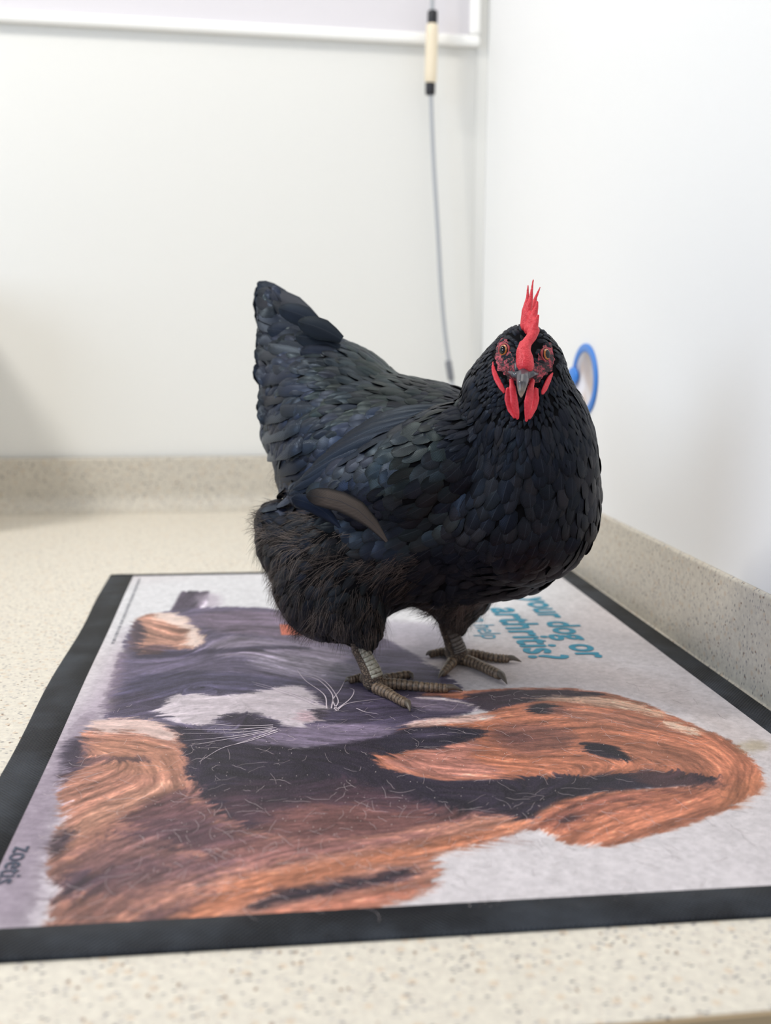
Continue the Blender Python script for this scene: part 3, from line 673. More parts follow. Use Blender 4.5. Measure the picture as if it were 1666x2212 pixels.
# ------------------------------------------------------------------ the hen: body
HENY = .97
hen = empty('black_hen', (0.20, 0.97, Z0 + MH)); 
tag(hen, 'black hen with red comb and wattles standing on the printed mat', 'hen')
def PX(r, y): return r * y / FPX
BL = [  # chains of spheres: (px, py, depth, radius px)
 [(1120,1092,.905,183),(1040,1076,.945,200),(930,1050,.99,226),(850,1020,1.012,212),(780,990,1.03,190),(725,890,1.06,150),(690,860,1.08,120)],
 [(725,890,1.06,150),(645,790,1.095,84),(604,700,1.115,44),(588,655,1.12,30)],
 [(745,940,1.05,140),(648,930,1.085,84),(640,960,1.085,62)],
 [(900,1110,.975,190),(760,1200,.995,150),(722,1240,.985,142),(715,1270,.98,120)],
 [(722,1200,.985,140),(640,1170,1.0,88),(600,1130,1.005,50)],
 [(740,1280,.965,105),(782,1345,.945,52),(790,1390,.94,24)],
 [(960,1200,.985,130),(985,1270,1.0,84),(985,1330,1.005,36),(978,1360,1.005,22)],
 [(1120,1092,.905,183),(1148,980,.885,146),(1138,930,.885,140),(1118,862,.885,124),(1132,800,.872,92),(1133,768,.868,69)],
 [(985,985,.905,118),(880,1030,.918,108),(790,1056,.938,84),(700,1064,.962,48),(645,1066,.975,22)],
 [(1100,1160,.93,138),(960,1195,.97,126)],
 [(1133,778,.860,52),(1130,796,.842,32),(1129,806,.832,20)],
]
def chain_points():
    out = []
    for ch in BL:
        for (a, b) in zip(ch[:-1], ch[1:]):
            k = 6
            for i in range(k):
                s = i / k; q = [a[j] * (1 - s) + b[j] * s for j in range(4)]
                out.append((at(q[0], q[1], q[2]), PX(q[3], q[2])))
        q = ch[-1]; out.append((at(q[0], q[1], q[2]), PX(q[3], q[2])))
    return out
bm = bmesh.new()
ico = bmesh.new(); bmesh.ops.create_icosphere(ico, subdivisions=3, radius=1)
iv = np.array([v.co[:] for v in ico.verts]); ifc = [[v.index for v in f.verts] for f in ico.faces]; ico.free(); bm.free()
V, F = [], []
for c, r in chain_points():
    n0 = len(V); V += [tuple(np.array(c) + p * r) for p in iv]; F += [[i + n0 for i in f] for f in ifc]
body = mesh_obj('body', V, F)
m = body.modifiers.new('r', 'REMESH'); m.mode = 'VOXEL'; m.voxel_size = .0028
m = body.modifiers.new('s', 'SMOOTH'); m.factor = .5; m.iterations = 14
dg = bpy.context.evaluated_depsgraph_get(); me = bpy.data.meshes.new_from_object(body.evaluated_get(dg))
body.modifiers.clear(); old = body.data; body.data = me; bpy.data.meshes.remove(old)
me.name = 'body'
me.polygons.foreach_set('use_smooth', [True] * len(me.polygons))
attach(body, hen)
me_body = me
MBODY = simple('body_dark', (.003, .003, .004), .8, Specular_IOR_Level=.08); me.materials.clear(); me.materials.append(MBODY)
# ------------------------------------------------------------------ plumage
bv = np.array([v.co[:] for v in me_body.vertices])   # world coordinates
bf = [tuple(p.vertices) for p in me_body.polygons]
BVH = BVHTree.FromPolygons([Vector(v) for v in bv], bf)
me_body.calc_loop_triangles()
tri = np.array([t_.vertices[:] for t_ in me_body.loop_triangles])
A_, B_, C_ = bv[tri[:, 0]], bv[tri[:, 1]], bv[tri[:, 2]]
tn = np.cross(B_ - A_, C_ - A_); ta = np.linalg.norm(tn, axis=1) / 2; tn /= (2 * ta[:, None] + 1e-15)

def m_feather(name, body_black=False):
    t = NT(name)
    uv = t.n('UVMap', uv_map='UVMap').outputs[0]; s = t.n('SeparateXYZ', {0: uv}); c, l = s.outputs[0], s.outputs[1]   # c in -1..1 stored as 0..1
    cc = t.math('SUBTRACT', t.math('MULTIPLY', c, 2.0), 1.0); ac = t.math('ABSOLUTE', cc)
    at_ = t.n('SeparateColor', {0: t.n('Attribute', attribute_name='fcol').outputs['Color']}); hue, br, brown = at_.outputs
    barb = t.math('SINE', t.math('MULTIPLY', t.math('SUBTRACT', l, t.math('MULTIPLY', ac, .28)), 150.0))
    rach = t.math('LESS_THAN', ac, .045)
    sheen = t.mix(hue, (.008, .013, .032), (.009, .016, .018))
    base = t.mix(br, (.006, .0065, .010), sheen)
    base = t.mix(t.math('MULTIPLY', t.math('ADD', t.math('MULTIPLY', barb, .5), .5), .35), base, (.004, .004, .006))
    base = t.mix(brown, base, (.085, .066, .055))
    edge = t.ramp(ac, [(.62, 0), (.95, 1)]); tip = t.ramp(l, [(.80, 0), (.97, 1)])
    base = t.mix(t.math('MULTIPLY', t.math('MAXIMUM', edge, tip), .85), base, (.004, .004, .005))
    base = t.mix(t.math('MULTIPLY', rach, .5), base, (.03, .032, .04))
    t.set(Base_Color=base, Roughness=t.math('ADD', .35, t.math('MULTIPLY', brown, .3)), Metallic=t.math('MULTIPLY', br, .35), Specular_IOR_Level=t.math('ADD', .15, t.math('MULTIPLY', br, .45)),
          Specular_Tint=t.mix(hue, (.55, .70, 1.0), (.74, .95, .90)))
    return t.bump(barb, .22, .0004).m
MF = m_feather('feather_black')

def poisson(n_try, spacing_fn, mask_fn, seed):
    r = np.random.default_rng(seed); w = ta / ta.sum(); k = r.choice(len(tri), n_try, p=w)
    a, b = r.random((2, n_try)); fl = a + b > 1; a[fl], b[fl] = 1 - a[fl], 1 - b[fl]
    P = A_[k] + (B_[k] - A_[k]) * a[:, None] + (C_[k] - A_[k]) * b[:, None]; N = tn[k]
    px, py = project(P[:, 0], P[:, 1], P[:, 2]); m_ = mask_fn(P, N, px, py); P, N, px, py = P[m_], N[m_], px[m_], py[m_]
    sp = spacing_fn(P, N, px, py); grid = {}; cell = sp.max() if len(sp) else 1; keep = []
    for i in range(len(P)):
        p = P[i]; g = tuple((p // cell).astype(int)); ok = True
        for dx in (-1, 0, 1):
            for dy in (-1, 0, 1):
                for dz in (-1, 0, 1):
                    for j in grid.get((g[0] + dx, g[1] + dy, g[2] + dz), ()):
                        q = P[j] - p
                        if q @ q < (min(sp[i], sp[j])) ** 2: ok = False; break
                    if not ok: break
                if not ok: break
            if not ok: break
        if ok: keep.append(i); grid.setdefault(g, []).append(i)
    return P[keep], N[keep], px[keep], py[keep], sp[keep]

# lie of the feathers: photo pixel, direction in the photo, and how far it runs back (+) or forward (-) in depth
FLOW = np.array([
 (1130,700,0,-.6,1.2),(1080,740,-.7,.8,.6),(1190,740,.7,.8,.6),(1050,820,-.75,.8,.3),(1240,850,.45,1,.2),(1000,880,-.9,.7,.3),(1080,930,-.45,1,.05),(1180,940,.12,1,-.1),(1270,960,.25,1,.2),
 (1150,1050,-.05,1,-.1),(1270,1080,-.15,1,.3),(1050,1050,-.5,.9,.1),(1120,1180,-.3,1,.1),(1250,1180,-.55,.85,.4),(1030,1180,-.6,.7,.2),(1180,1270,-.9,.35,.3),(1060,1290,-.9,.3,.3),
 (960,930,-.95,.35,.3),(930,1000,-.85,.55,.2),(860,960,-.95,.5,.2),(820,1050,-.85,.55,.2),(880,1110,-.85,.5,.2),(740,1060,-.9,.35,.2),(680,1080,-.95,.15,.2),(940,1150,-.9,.4,.2),
 (900,840,-1,-.10,.5),(820,800,-1,-.12,.5),(760,760,-1,-.25,.5),(860,880,-1,.12,.4),(760,860,-1,.25,.3),(700,820,-1,0,.3),(640,760,-.9,-.55,.3),(610,690,-.5,-1,.2),(650,880,-.95,.3,.2),(700,940,-.85,.6,.2),(640,980,-.7,.8,.2),
 (900,1240,-.85,.45,.2),(800,1200,-.9,.4,.1),(700,1180,-.9,.35,.2),(600,1130,-1,-.1,.3),(620,1230,-.8,.7,.1),(700,1290,-.5,1,.05),(760,1340,-.1,1,.0),(820,1300,-.3,1,0),(980,1300,-.1,1,.1),(1000,1330,0,1,.1),(560,1200,-.5,.9,.2),(900,1310,-.7,.6,.2)], float)
FV = cr_np = None
crn, cun, fwn = np.array(cr), np.array(cu), np.array(fw); yx = np.array((0, 1, 0.))
def flow(px, py, N):
    d2 = (px[:, None] - FLOW[:, 0]) ** 2 + (py[:, None] - FLOW[:, 1]) ** 2 + 200; w = d2 ** -1.8; w /= w.sum(1, keepdims=True)
    D = (w @ FLOW[:, 2])[:, None] * crn - (w @ FLOW[:, 3])[:, None] * cun + (w @ FLOW[:, 4])[:, None] * yx
    back = (N @ fwn > .05)                       # side turned away from the camera: mirror of the near side
    D[back] = (w[back] @ np.clip(FLOW[:, 2], -1, .2))[:, None] * crn - (w[back] @ FLOW[:, 3])[:, None] * cun + np.array((0, .5, 0.))
    D -= N * (D * N).sum(1, keepdims=True); D /= np.linalg.norm(D, axis=1, keepdims=True) + 1e-9
    return D
ROWS = np.array([0, .22, .45, .65, .80, .90, .965, 1.0]); COLS = np.array([-1, -.55, 0, .55, 1.0])
def width_profile(t, kind):
    if kind == 'round':   w = np.minimum(1, .35 + t * 1.6) * np.sqrt(np.clip(1 - np.clip((t - .55) / .452, 0, 1) ** 2, 0, 1)); return w
    if kind == 'lance':   return np.minimum(1, .4 + t * 1.6) * np.clip(1 - np.clip((t - .40) / .60, 0, 1) ** 1.9, 0, 1)
    if kind == 'blunt':   return np.minimum(1, .15 + t * 2.0) * np.sqrt(np.clip(1 - np.clip((t - .80) / .202, 0, 1) ** 2, 0, 1))
def feather_geo(cl, Nn, side, W, kind='round', cup=.25, jag=None):
    """cl: centre line points (rows), Nn: normals, side: side vectors, W half width"""
    w = width_profile(ROWS, kind) * W; V = []
    for i in range(len(ROWS)):
        for c in COLS:
            back = (.10 * W * abs(c) if kind != 'lance' else 0)
            V.append(cl[i] + side[i] * (c * w[i]) - Nn[i] * (cup * w[i] * c * c))
    return V
FQ = [(i * 5 + j, i * 5 + j + 1, (i + 1) * 5 + j + 1, (i + 1) * 5 + j) for i in range(len(ROWS) - 1) for j in range(4)]
UVV = np.array([((c + 1) / 2, t_) for t_ in ROWS for c in COLS])
def lay(P, N, T, L, W, kind, lift, rr, cup=.25, sink=.0012):
    """one feather lying on the body surface"""
    mid = P + T * L * .5; tip = P + T * L
    q1 = BVH.find_nearest(Vector(mid)); q2 = BVH.find_nearest(Vector(tip))
    m1 = np.array(q1[0]) + np.array(q1[1]) * (lift * .75 + .0006); m2 = np.array(q2[0]) + np.array(q2[1]) * lift
    if np.linalg.norm(m2 - tip) > L * .7: m2 = tip - N * L * .18
    p0 = P - N * sink
    b1 = 2 * m1 - .5 * (p0 + m2)
    t_ = ROWS[:, None]; cl = p0 * (1 - t_) ** 2 + 2 * b1 * t_ * (1 - t_) + m2 * t_ ** 2
    tg = np.gradient(cl, axis=0); tg /= np.linalg.norm(tg, axis=1, keepdims=True) + 1e-12
    n2 = np.array(q2[1]); nn = N * (1 - t_) + n2 * t_; nn -= tg * (nn * tg).sum(1, keepdims=True); nn /= np.linalg.norm(nn, axis=1, keepdims=True) + 1e-12
    sd = np.cross(tg, nn); roll = rr.normal(0, .13); c_, s_ = math.cos(roll), math.sin(roll); sd, nn = sd * c_ + nn * s_, nn * c_ - sd * s_
    return feather_geo(cl, nn, sd, W, kind, cup)
class Flock:
    def __init__(s): s.V, s.F, s.UV, s.C = [], [], [], []
    def add(s, V, col, F=FQ, UV=UVV):
        n0 = sum(len(v) for v in s.V); s.V.append(np.array(V)); s.F += [tuple(i + n0 for i in f) for f in F]; s.UV.append(UV); s.C.append(np.tile(np.array(col + (1.,)), (len(V), 1)))
    def build(s, name, mat_, parent):
        V = np.concatenate(s.V); o = mesh_obj(name, V, s.F, mat_, parent); me = o.data
        uvl = me.uv_layers.new(name='UVMap'); li = np.zeros(len(me.loops), int); me.loops.foreach_get('vertex_index', li)
        uvl.data.foreach_set('uv', np.concatenate(s.UV)[li].ravel()); ca_ = me.color_attributes.new('fcol', 'FLOAT_COLOR', 'POINT'); ca_.data.foreach_set('color', np.concatenate(s.C).astype(np.float32).ravel())
        return o
def poly_mask(P_): P_ = np.array(P_, float); return lambda x, y: in_poly(P_, x, y)
HEADP = poly_mask([(1040,600),(1230,600),(1250,780),(1225,850),(1180,905),(1090,905),(1050,860),(1030,790)])
NECKP = poly_mask([(1030,740),(1240,740),(1330,1000),(1260,990),(1170,975),(1080,985),(1000,970),(920,900),(960,830)])
WINGP = poly_mask([(975,905),(880,885),(780,900),(700,960),(640,1030),(600,1060),(620,1095),(720,1110),(820,1170),(900,1190),(985,1160),(1010,1070),(1010,980)])
BACKP = poly_mask([(1010,820),(930,780),(740,690),(600,590),(500,590),(530,1000),(600,1040),(640,1030),(700,960),(780,900),(880,885),(985,905)])
FLUFP = poly_mask([(500,1050),(620,1075),(720,1110),(820,1172),(920,1190),(930,1240),(940,1300),(1080,1290),(1060,1420),(500,1420)])
FACEP = poly_mask([(1076,736),(1096,730),(1105,765),(1114,786),(1148,790),(1160,772),(1170,745),(1190,740),(1196,776),(1190,800),(1172,812),(1164,826),(1100,826),(1094,810),(1076,800),(1070,770)])
TAILP = poly_mask([(480,580),(640,590),(735,700),(700,745),(640,765),(625,830),(625,900),(640,960),(620,1000),(600,1015),(480,1000)])
front = lambda N: N @ fwn < .15
rr = np.random.default_rng(5)
rows = []   # (visible size score, part, verts, colour)
def col_for(px, py, kind):
    left = np.clip((900 - px) / 320, 0, 1)  # feathers toward the left get brighter, bluer: window sheen put into their colour
    hue = np.clip(rr.normal(.15 + .75 * np.clip((px - 640) / 220, 0, 1), .22), 0, 1) if kind != 'wing' else np.clip(rr.normal(.1 + .6 * np.clip((px - 800) / 120, 0, 1), .2), 0, 1)
    br = {'wing': .85, 'back': .55, 'neck': .15, 'breast': .08, 'head': .16, 'fluff': .05}[kind] * (.55 + .45 * (left > 0) + .5 * left) * rr.uniform(.5, 1.5)
    if kind in ('breast', 'neck', 'head'): hue = float(np.clip(rr.normal(.15, .15), 0, 1))
    return (float(hue), float(np.clip(br, 0, 1)), float(np.clip(rr.normal(.05, .06), 0, .3)))
SP = PXM = .97 / FPX
def scatter(kind, part, mask, spacing, Lk, Wk, shape, lift, seed, n_try=60000, cup=.15, jit=.10):
    P, N, px, py, sp = poisson(n_try, lambda P, N, x, y: np.full(len(P), spacing), mask, seed)
    D = flow(px, py, N)
    order = np.argsort(-( D @ np.zeros(3) + (P @ np.array((0, 0, 0)))) )
    for i in range(len(P)):
        T = D[i]; a = rr.normal(0, jit); sd = np.cross(T, N[i]); T = T * math.cos(a) + sd * math.sin(a)
        k = rr.uniform(.88, 1.15); V = lay(P[i], N[i], T, Lk * k, Wk * rr.uniform(.9, 1.12), shape, lift * rr.uniform(.7, 1.3), rr, cup)
        vis = front_pt(P[i], N[i]); rows.append((vis * Lk * Wk * (1 / P[i][1]), part, V, col_for(px[i], py[i], kind)))
def front_pt(P, N):
    v = P - np.array(CAM); v /= np.linalg.norm(v); return max(0.0, -(v @ N))
isf = lambda N: N @ fwn < .05
cmm = .01
# breast scales, also over the whole underside and the far flank
scatter('breast', 'body', lambda P, N, x, y: ~(isf(N) & (WINGP(x, y) | HEADP(x, y) | FLUFP(x, y) | BACKP(x, y))) & ~(HEADP(x, y) | ((y < 960) & NECKP(x, y))) & ~(FLUFP(x, y) & isf(N)), .0082, .024, .0074, 'round', .0016, 101)
scatter('neck', 'neck', lambda P, N, x, y: NECKP(x, y) & ~HEADP(x, y) & (y < 985), .0043, .021, .0036, 'lance', .0014, 102, 60000)
scatter('head', 'head', lambda P, N, x, y: HEADP(x, y) & ~(FACEP(x, y) & (N @ fwn < -.1)), .0022, .0095, .0018, 'lance', .0006, 103, 40000)
scatter('back', 'tail', lambda P, N, x, y: BACKP(x, y), .0064, .026, .0054, 'round', .0018, 104, 60000, .22)
scatter('wing', 'wing', lambda P, N, x, y: WINGP(x, y) & isf(N), .0092, .026, .0080, 'round', .0018, 105, 40000, .12, .07)
scatter('fluff', 'body', lambda P, N, x, y: FLUFP(x, y) & isf(N), .0085, .020, .0052, 'lance', .0012, 106, 30000, .25, .25)
# long tail feathers: from the root to tips along the left outline, both sides of the tent

def tailfeather(root, tip, bow, W, nrm, col, kind='blunt', part='tail', lift=0.0):
    r0, t1 = np.array(root), np.array(tip); L = np.linalg.norm(t1 - r0); nrm = np.array(nrm, float); nrm /= np.linalg.norm(nrm)
    ax = (t1 - r0) / L; nrm -= ax * (nrm @ ax); nrm /= np.linalg.norm(nrm); side0 = np.cross(ax, nrm)
    t_ = ROWS[:, None]; cl = r0 + (t1 - r0) * t_ + side0 * (bow * L * np.sin(PI * t_)) + nrm * (.03 * L * np.sin(PI * t_))
    tg = np.gradient(cl, axis=0); tg /= np.linalg.norm(tg, axis=1, keepdims=True); nn = np.tile(nrm, (len(ROWS), 1)); nn -= tg * (nn * tg).sum(1, keepdims=True); sd = np.cross(tg, nn)
    V = feather_geo(cl, nn, sd, W, kind, .22); rows.append((9.0, part, V, col))
tips = [(557,609,1.125),(552,630,1.115),(556,655,1.11),(560,690,1.10),(556,722,1.095),(551,755,1.09),(549,790,1.085),(560,828,1.08),(556,868,1.08),(560,905,1.08),(572,945,1.075),(590,985,1.07),(604,1015,1.06)]
for i, (x, y, d) in enumerate(tips):
    s = i / (len(tips) - 1); rx, ry = 735 - 20 * s, 800 + 150 * s
    br = .3 + .5 * rr.random()
    tailfeather(at(rx, ry, 1.075 - .01 * s), at(x, y, d + .012), .05 * (1 - 2 * s), .0125 if i else .011, -fwn + np.array((0, 0, .25)), (float(rr.uniform(0, .4)), br, .35 if i in (5, 8) else .05))
    tailfeather(at(rx, ry, 1.115), at(x - 3 + 6 * rr.random(), y + 10, d + .04), .05 * (1 - 2 * s), .0125, fwn + np.array((0, 0, .3)), (.2, .3, .25 if i % 3 == 0 else .05))
for k in range(26):   # coverts laid over the tail root
    s = rr.random(); q = rr.random(); x1 = 575 + 110 * q; y1 = 640 + 70 * q + (960 - 640) * s * (1 - .25 * q); x0 = x1 + 95; y0 = y1 + 42 - 90 * s
    d = 1.085 - .07 * q - .01 * s
    tailfeather(at(x0, y0, d - .012), at(x1, y1, d), .04, .0105, -fwn + np.array((0, 0, .2)), (float(rr.uniform(0, .6)), float(rr.uniform(.3, .8)), .03), 'round')
def onsurf(x0, y0, x1, y1, W, col, kind='blunt', lift=.004, cup=.22, bow=.06):
    hit = []; Ns = []; L2 = math.hypot(x1 - x0, y1 - y0); nx, ny = -(y1 - y0) / L2, (x1 - x0) / L2; sg = -1 if ny > 0 else 1
    for t_ in ROWS:
        x = x0 + (x1 - x0) * t_ + nx * sg * bow * L2 * math.sin(PI * t_); y = y0 + (y1 - y0) * t_ + ny * sg * bow * L2 * math.sin(PI * t_)
        q = BVH.ray_cast(CAM, (at(x, y, 1) - CAM).normalized()); hit.append((x, y, q[0].y if q[0] is not None else None)); Ns.append(np.array(q[1]) if q[0] is not None else None)
    ok = [k for k, h in enumerate(hit) if h[2] is not None and h[2] < 1.2]
    if len(ok) < 2: return
    ds = np.array([hit[k][2] for k in ok]); cf = np.polyfit(ROWS[ok], ds, 1 if len(ok) < 4 else 2)
    last = ROWS[ok[-1]]; d_at = lambda t_: np.polyval(cf, min(t_, last)) + max(0, t_ - last) * .02
    cl = np.array([np.array(at(h[0], h[1], d_at(t_) + .002 - lift * (.6 + t_))) for h, t_ in zip(hit, ROWS)])
    tg = np.gradient(cl, axis=0); tg /= np.linalg.norm(tg, axis=1, keepdims=True); n0 = -fwn * .8 + np.array((0, 0, .35)) + (Ns[ok[0]] * .5)
    nn = np.tile(n0, (len(ROWS), 1)); nn -= tg * (nn * tg).sum(1, keepdims=True); nn /= np.linalg.norm(nn, axis=1, keepdims=True); sd = np.cross(tg, nn)
    rows.append((8.0, 'tail', feather_geo(cl, nn, sd, W, kind, cup), col))
for x0, y0, x1, y1, W in ((672,992,598,1006,.0120),(676,1012,606,1024,.0100),(668,958,578,976,.0130),(668,915,566,938,.0135),(664,878,555,900,.0135),(660,840,556,858,.0130),(664,802,552,812,.0135),
    (690,745,553,722,.0130),(700,770,552,756,.0130),(716,716,560,660,.0130),(700,740,556,690,.0125),(690,690,557,628,.0120),(706,700,562,612,.0110),
    (705,735,590,655,.0115),(716,752,618,672,.0115),(735,740,640,690,.0105),(690,770,580,742,.0110),(640,700,556,640,.0110),(660,720,560,668,.0120),(700,800,590,790,.0105),(690,840,600,836,.0105),(690,880,605,880,.0105),(700,920,612,926,.0100),(700,955,625,968,.0100),(760,752,660,728,.0100),(800,778,690,745,.0090)):
    onsurf(x0, y0, x1, y1, W, (float(rr.uniform(.0, .45)), float(rr.uniform(.35, .75)), float(rr.choice([.03, .03, .03, .03, .25]))), 'blunt', .0045 * rr.uniform(.7, 1.3))
# wing tip: folded flight feathers, one brown and one blue one sticking out below
wt = [((800,1090,.925),(622,1070,.975),.0075),((810,1100,.925),(640,1060,.965),.0080),((800,1080,.93),(630,1052,.97),.0075),((790,1060,.935),(660,1030,.97),.0075),((850,1110,.915),(668,1090,.955),.0080),((860,1130,.91),(700,1115,.945),.0080)]
for a, b, W in wt: tailfeather(at(*a), at(*b), -.03, W, -fwn, (.05, .75, .0), 'lance', 'wing')
tailfeather(at(735,1140,.915), at(630,1076,.925), .10, .0065, -fwn + np.array((0, 0, .1)), (.0, .95, .0), 'blunt', 'wing')
tailfeather(at(836,1170,.895), at(662,1070,.905), .14, .0085, -fwn + np.array((0, 0, .1)), (.3, .15, 1.0), 'blunt', 'wing')

for k, (x0, y0, d0, x1, y1, d1) in enumerate(((965,878,.905,775,925,.945),(930,885,.908,735,955,.948),(905,900,.910,700,985,.950),(880,920,.912,672,1012,.952),(860,945,.914,650,1036,.954),(840,965,.915,632,1056,.957),(820,990,.917,624,1068,.960))):
    tailfeather(at(x0, y0, d0), at(x1, y1, d1), .05, .0068, -fwn + np.array((0, 0, .55)), (.35 - .05 * k, .28, .0), 'blunt', 'wing')
rows.sort(key=lambda r: -r[0])
budget = {'tail': 100, 'wing': 80, 'neck': 0, 'body': 115, 'head': 0}
wing = None; single = {k: [] for k in budget}; rest = {k: Flock() for k in budget}
for sc_, part, V, col in rows:
    if budget[part] > 0: budget[part] -= 1; single[part].append((V, col))
    else: rest[part].add(V, col)
w_o = rest['wing'].build('wing', MF, hen); t_o = rest['tail'].build('tail', MF, hen)
for o_, nm in ((w_o, 'wing'), (t_o, 'tail')): pass
pn = rest['neck'].build('neck_plumage', MF, hen); ph = rest['head'].build('head_plumage', MF, hen); pb = rest['body'].build('body_plumage', MF, hen)
for o_ in (pn, ph, pb): o_['kind'] = 'stuff'
for part, par in (('wing', w_o), ('tail', t_o), ('body', body)):
    for V, col in single[part]:
        f_ = Flock(); f_.add(V, col); o_ = f_.build('feather', MF, par)
        if col[2] == 1.0: o_['label'] = 'single brown flight feather sticking out below the wing'
        elif part == 'wing' and col[1] == .95: o_['label'] = 'single blue flight feather sticking out below the wing'

# down and hair-like fluff: thin strands
def strands(name, n, mask, lo, hi, w, seed, mat_, out=.35, spread=.5):
    P, N, px, py, sp = poisson(n, lambda P, N, x, y: np.full(len(P), .0010), mask, seed); D = flow(px, py, N); r = np.random.default_rng(seed + 1)
    V, F, C = [], [], []
    clump = vnoise(px, py, 34, 34, 0, seed, 2); clump2 = vnoise(px, py, 30, 30, 0, seed + 3, 2)
    for i in range(len(P)):
        sd = np.cross(D[i], N[i]); a = clump[i] * 2.4 + r.normal(0, spread * .5); T = D[i] * math.cos(a) + sd * math.sin(a); o_ = out * (1 + clump2[i] * 2.0) * r.uniform(.5, 1.4)
        L = r.uniform(lo, hi); n0 = len(V); up_ = N[i] * o_
        for k, s in enumerate((0, .4, .75, 1)):
            c = P[i] - N[i] * .001 + T * L * s + up_ * L * (s - .55 * s * s) + np.array((0, 0, -.18 * L * s * s)); ww = w * (1 - .75 * s)
            V.append(c - sd * ww); V.append(c + sd * ww)
        for k in range(3): F.append((n0 + 2 * k, n0 + 2 * k + 1, n0 + 2 * k + 3, n0 + 2 * k + 2))
        b = float(np.clip(.30 + 1.9 * clump2[i] + r.normal(0, .18), 0, 1)); C += [(b, b, b, 1)] * 8
    o = mesh_obj(name, V, F, mat_, hen); cc_ = o.data.color_attributes.new('fcol', 'FLOAT_COLOR', 'POINT'); cc_.data.foreach_set('color', np.array(C, np.float32).ravel()); o['kind'] = 'stuff'; return o
t = NT('fluff_brown'); a_ = t.n('SeparateColor', {0: t.n('Attribute', attribute_name='fcol').outputs['Color']}).outputs[0]
t.set(Base_Color=t.mix(a_, (.008, .007, .008), (.15, .115, .098)), Roughness=.6, Specular_IOR_Level=.25); MFL = t.m
strands('thigh_fluff', 70000, lambda P, N, x, y: FLUFP(x, y) & (N @ fwn < .45) & (y < 1370), .009, .026, .00020, 201, MFL)
strands('belly_fluff', 14000, lambda P, N, x, y: (y > 1265) & (x > 740) & (x < 1080) & (N[:, 2] < .2), .008, .020, .00014, 211, simple('fluff_black', (.008, .008, .010), .6), .5)
strands('vent_fluff', 9000, lambda P, N, x, y: (x < 660) & (y > 1000) & (y < 1180), .008, .019, .00014, 221, MFL, .8, .7)
# ------------------------------------------------------------------ head parts: comb, wattles, beak, eyes
def blob(name, chains, mat_, parent, voxel=.0008, depth=1.0, it=6, sub=2):
    ic = bmesh.new(); bmesh.ops.create_icosphere(ic, subdivisions=sub, radius=1); v0 = np.array([v.co[:] for v in ic.verts]); f0 = [[v.index for v in f.verts] for f in ic.faces]; ic.free()
    v0d = v0 - np.outer(v0 @ fwn, fwn) * (1 - depth)
    V, F = [], []
    for ch in chains:
        for a, b in zip(ch[:-1], ch[1:]):
            for i in range(7):
                s = i / 6; q = [a[j] * (1 - s) + b[j] * s for j in range(4)]; c = np.array(at(q[0], q[1], q[2])); n0 = len(V)
                V += [tuple(c + p * PX(q[3], q[2])) for p in v0d]; F += [[k + n0 for k in f] for f in f0]
    o = mesh_obj(name, V, F); m_ = o.modifiers.new('r', 'REMESH'); m_.mode = 'VOXEL'; m_.voxel_size = voxel; m_ = o.modifiers.new('s', 'SMOOTH'); m_.factor = .5; m_.iterations = it
    g = bpy.context.evaluated_depsgraph_get(); me_ = bpy.data.meshes.new_from_object(o.evaluated_get(g)); o.modifiers.clear(); old_ = o.data; o.data = me_; bpy.data.meshes.remove(old_)
    me_.name = name; me_.polygons.foreach_set('use_smooth', [True] * len(me_.polygons)); me_.materials.clear(); me_.materials.append(mat_); attach(o, parent); return o
t = NT('comb_red'); c = t.obj(); nb = t.noise(c, 520, 4, .6); vo = t.n('TexVoronoi', {'Vector': c, 'Scale': 900.0}).outputs['Distance']
t.set(Base_Color=t.mix(t.ramp(nb, [(.35, 0), (.7, 1)]), lin(200, 30, 46), lin(226, 62, 74)), Roughness=.46, Subsurface_Weight=.25, Subsurface_Radius=(.004, .0012, .0008), Subsurface_Scale=.5)
t.bump(t.math('ADD', nb, t.math('MULTIPLY', vo, .8)), .45, .0009); MCOMB = t.m
t = NT('wattle_red'); c = t.obj(); nb = t.noise(c, 700, 4, .6)
t.set(Base_Color=t.mix(t.ramp(nb, [(.3, 0), (.7, 1)]), lin(206, 36, 52), lin(228, 66, 80)), Roughness=.42, Subsurface_Weight=.3, Subsurface_Radius=(.004, .0012, .0008), Subsurface_Scale=.5)
t.bump(nb, .25, .0006); MWAT = t.m
comb = [
 [(1134,790,.824,21),(1134,776,.826,20),(1131,758,.829,16),(1138,741,.833,12),(1149,727,.836,12),(1155,714,.839,12)],
 [(1126,790,.824,9),(1120,765,.828,6),(1128,742,.832,7)],
 [(1150,720,.838,12),(1158,695,.838,7),(1163,681,.838,3)],
 [(1145,712,.844,14),(1152,684,.845,10),(1159,664,.846,5),(1161,652,.846,3)],
 [(1137,704,.851,13),(1140,674,.852,10),(1147,645,.854,5.5),(1150,620,.856,3),(1152,605,.857,2.4)],
 [(1134,702,.860,11),(1135,672,.861,8.5),(1140,644,.863,4.5),(1141,617,.864,2.4)],
 [(1142,702,.868,10),(1150,668,.869,8),(1158,642,.871,4),(1167,621,.873,2.2)],
 [(1142,706,.876,9),(1148,685,.878,5)],
 [(1150,712,.840,12),(1138,700,.852,12),(1140,700,.872,10)], [(1155,694,.840,8),(1142,678,.852,10),(1143,676,.868,8.5)]]
blob('comb', comb, MCOMB, hen, .0007, 1.0, 5)
blob('wattle', [[(1105,822,.826,6),(1108,842,.822,9),(1111,868,.820,10.5),(1116,890,.820,8),(1119,903,.820,5)], [(1098,842,.829,7),(1098,862,.829,9.5),(1103,884,.828,8.5),(1112,900,.825,6)]], MWAT, hen, .0008, .35, 4)
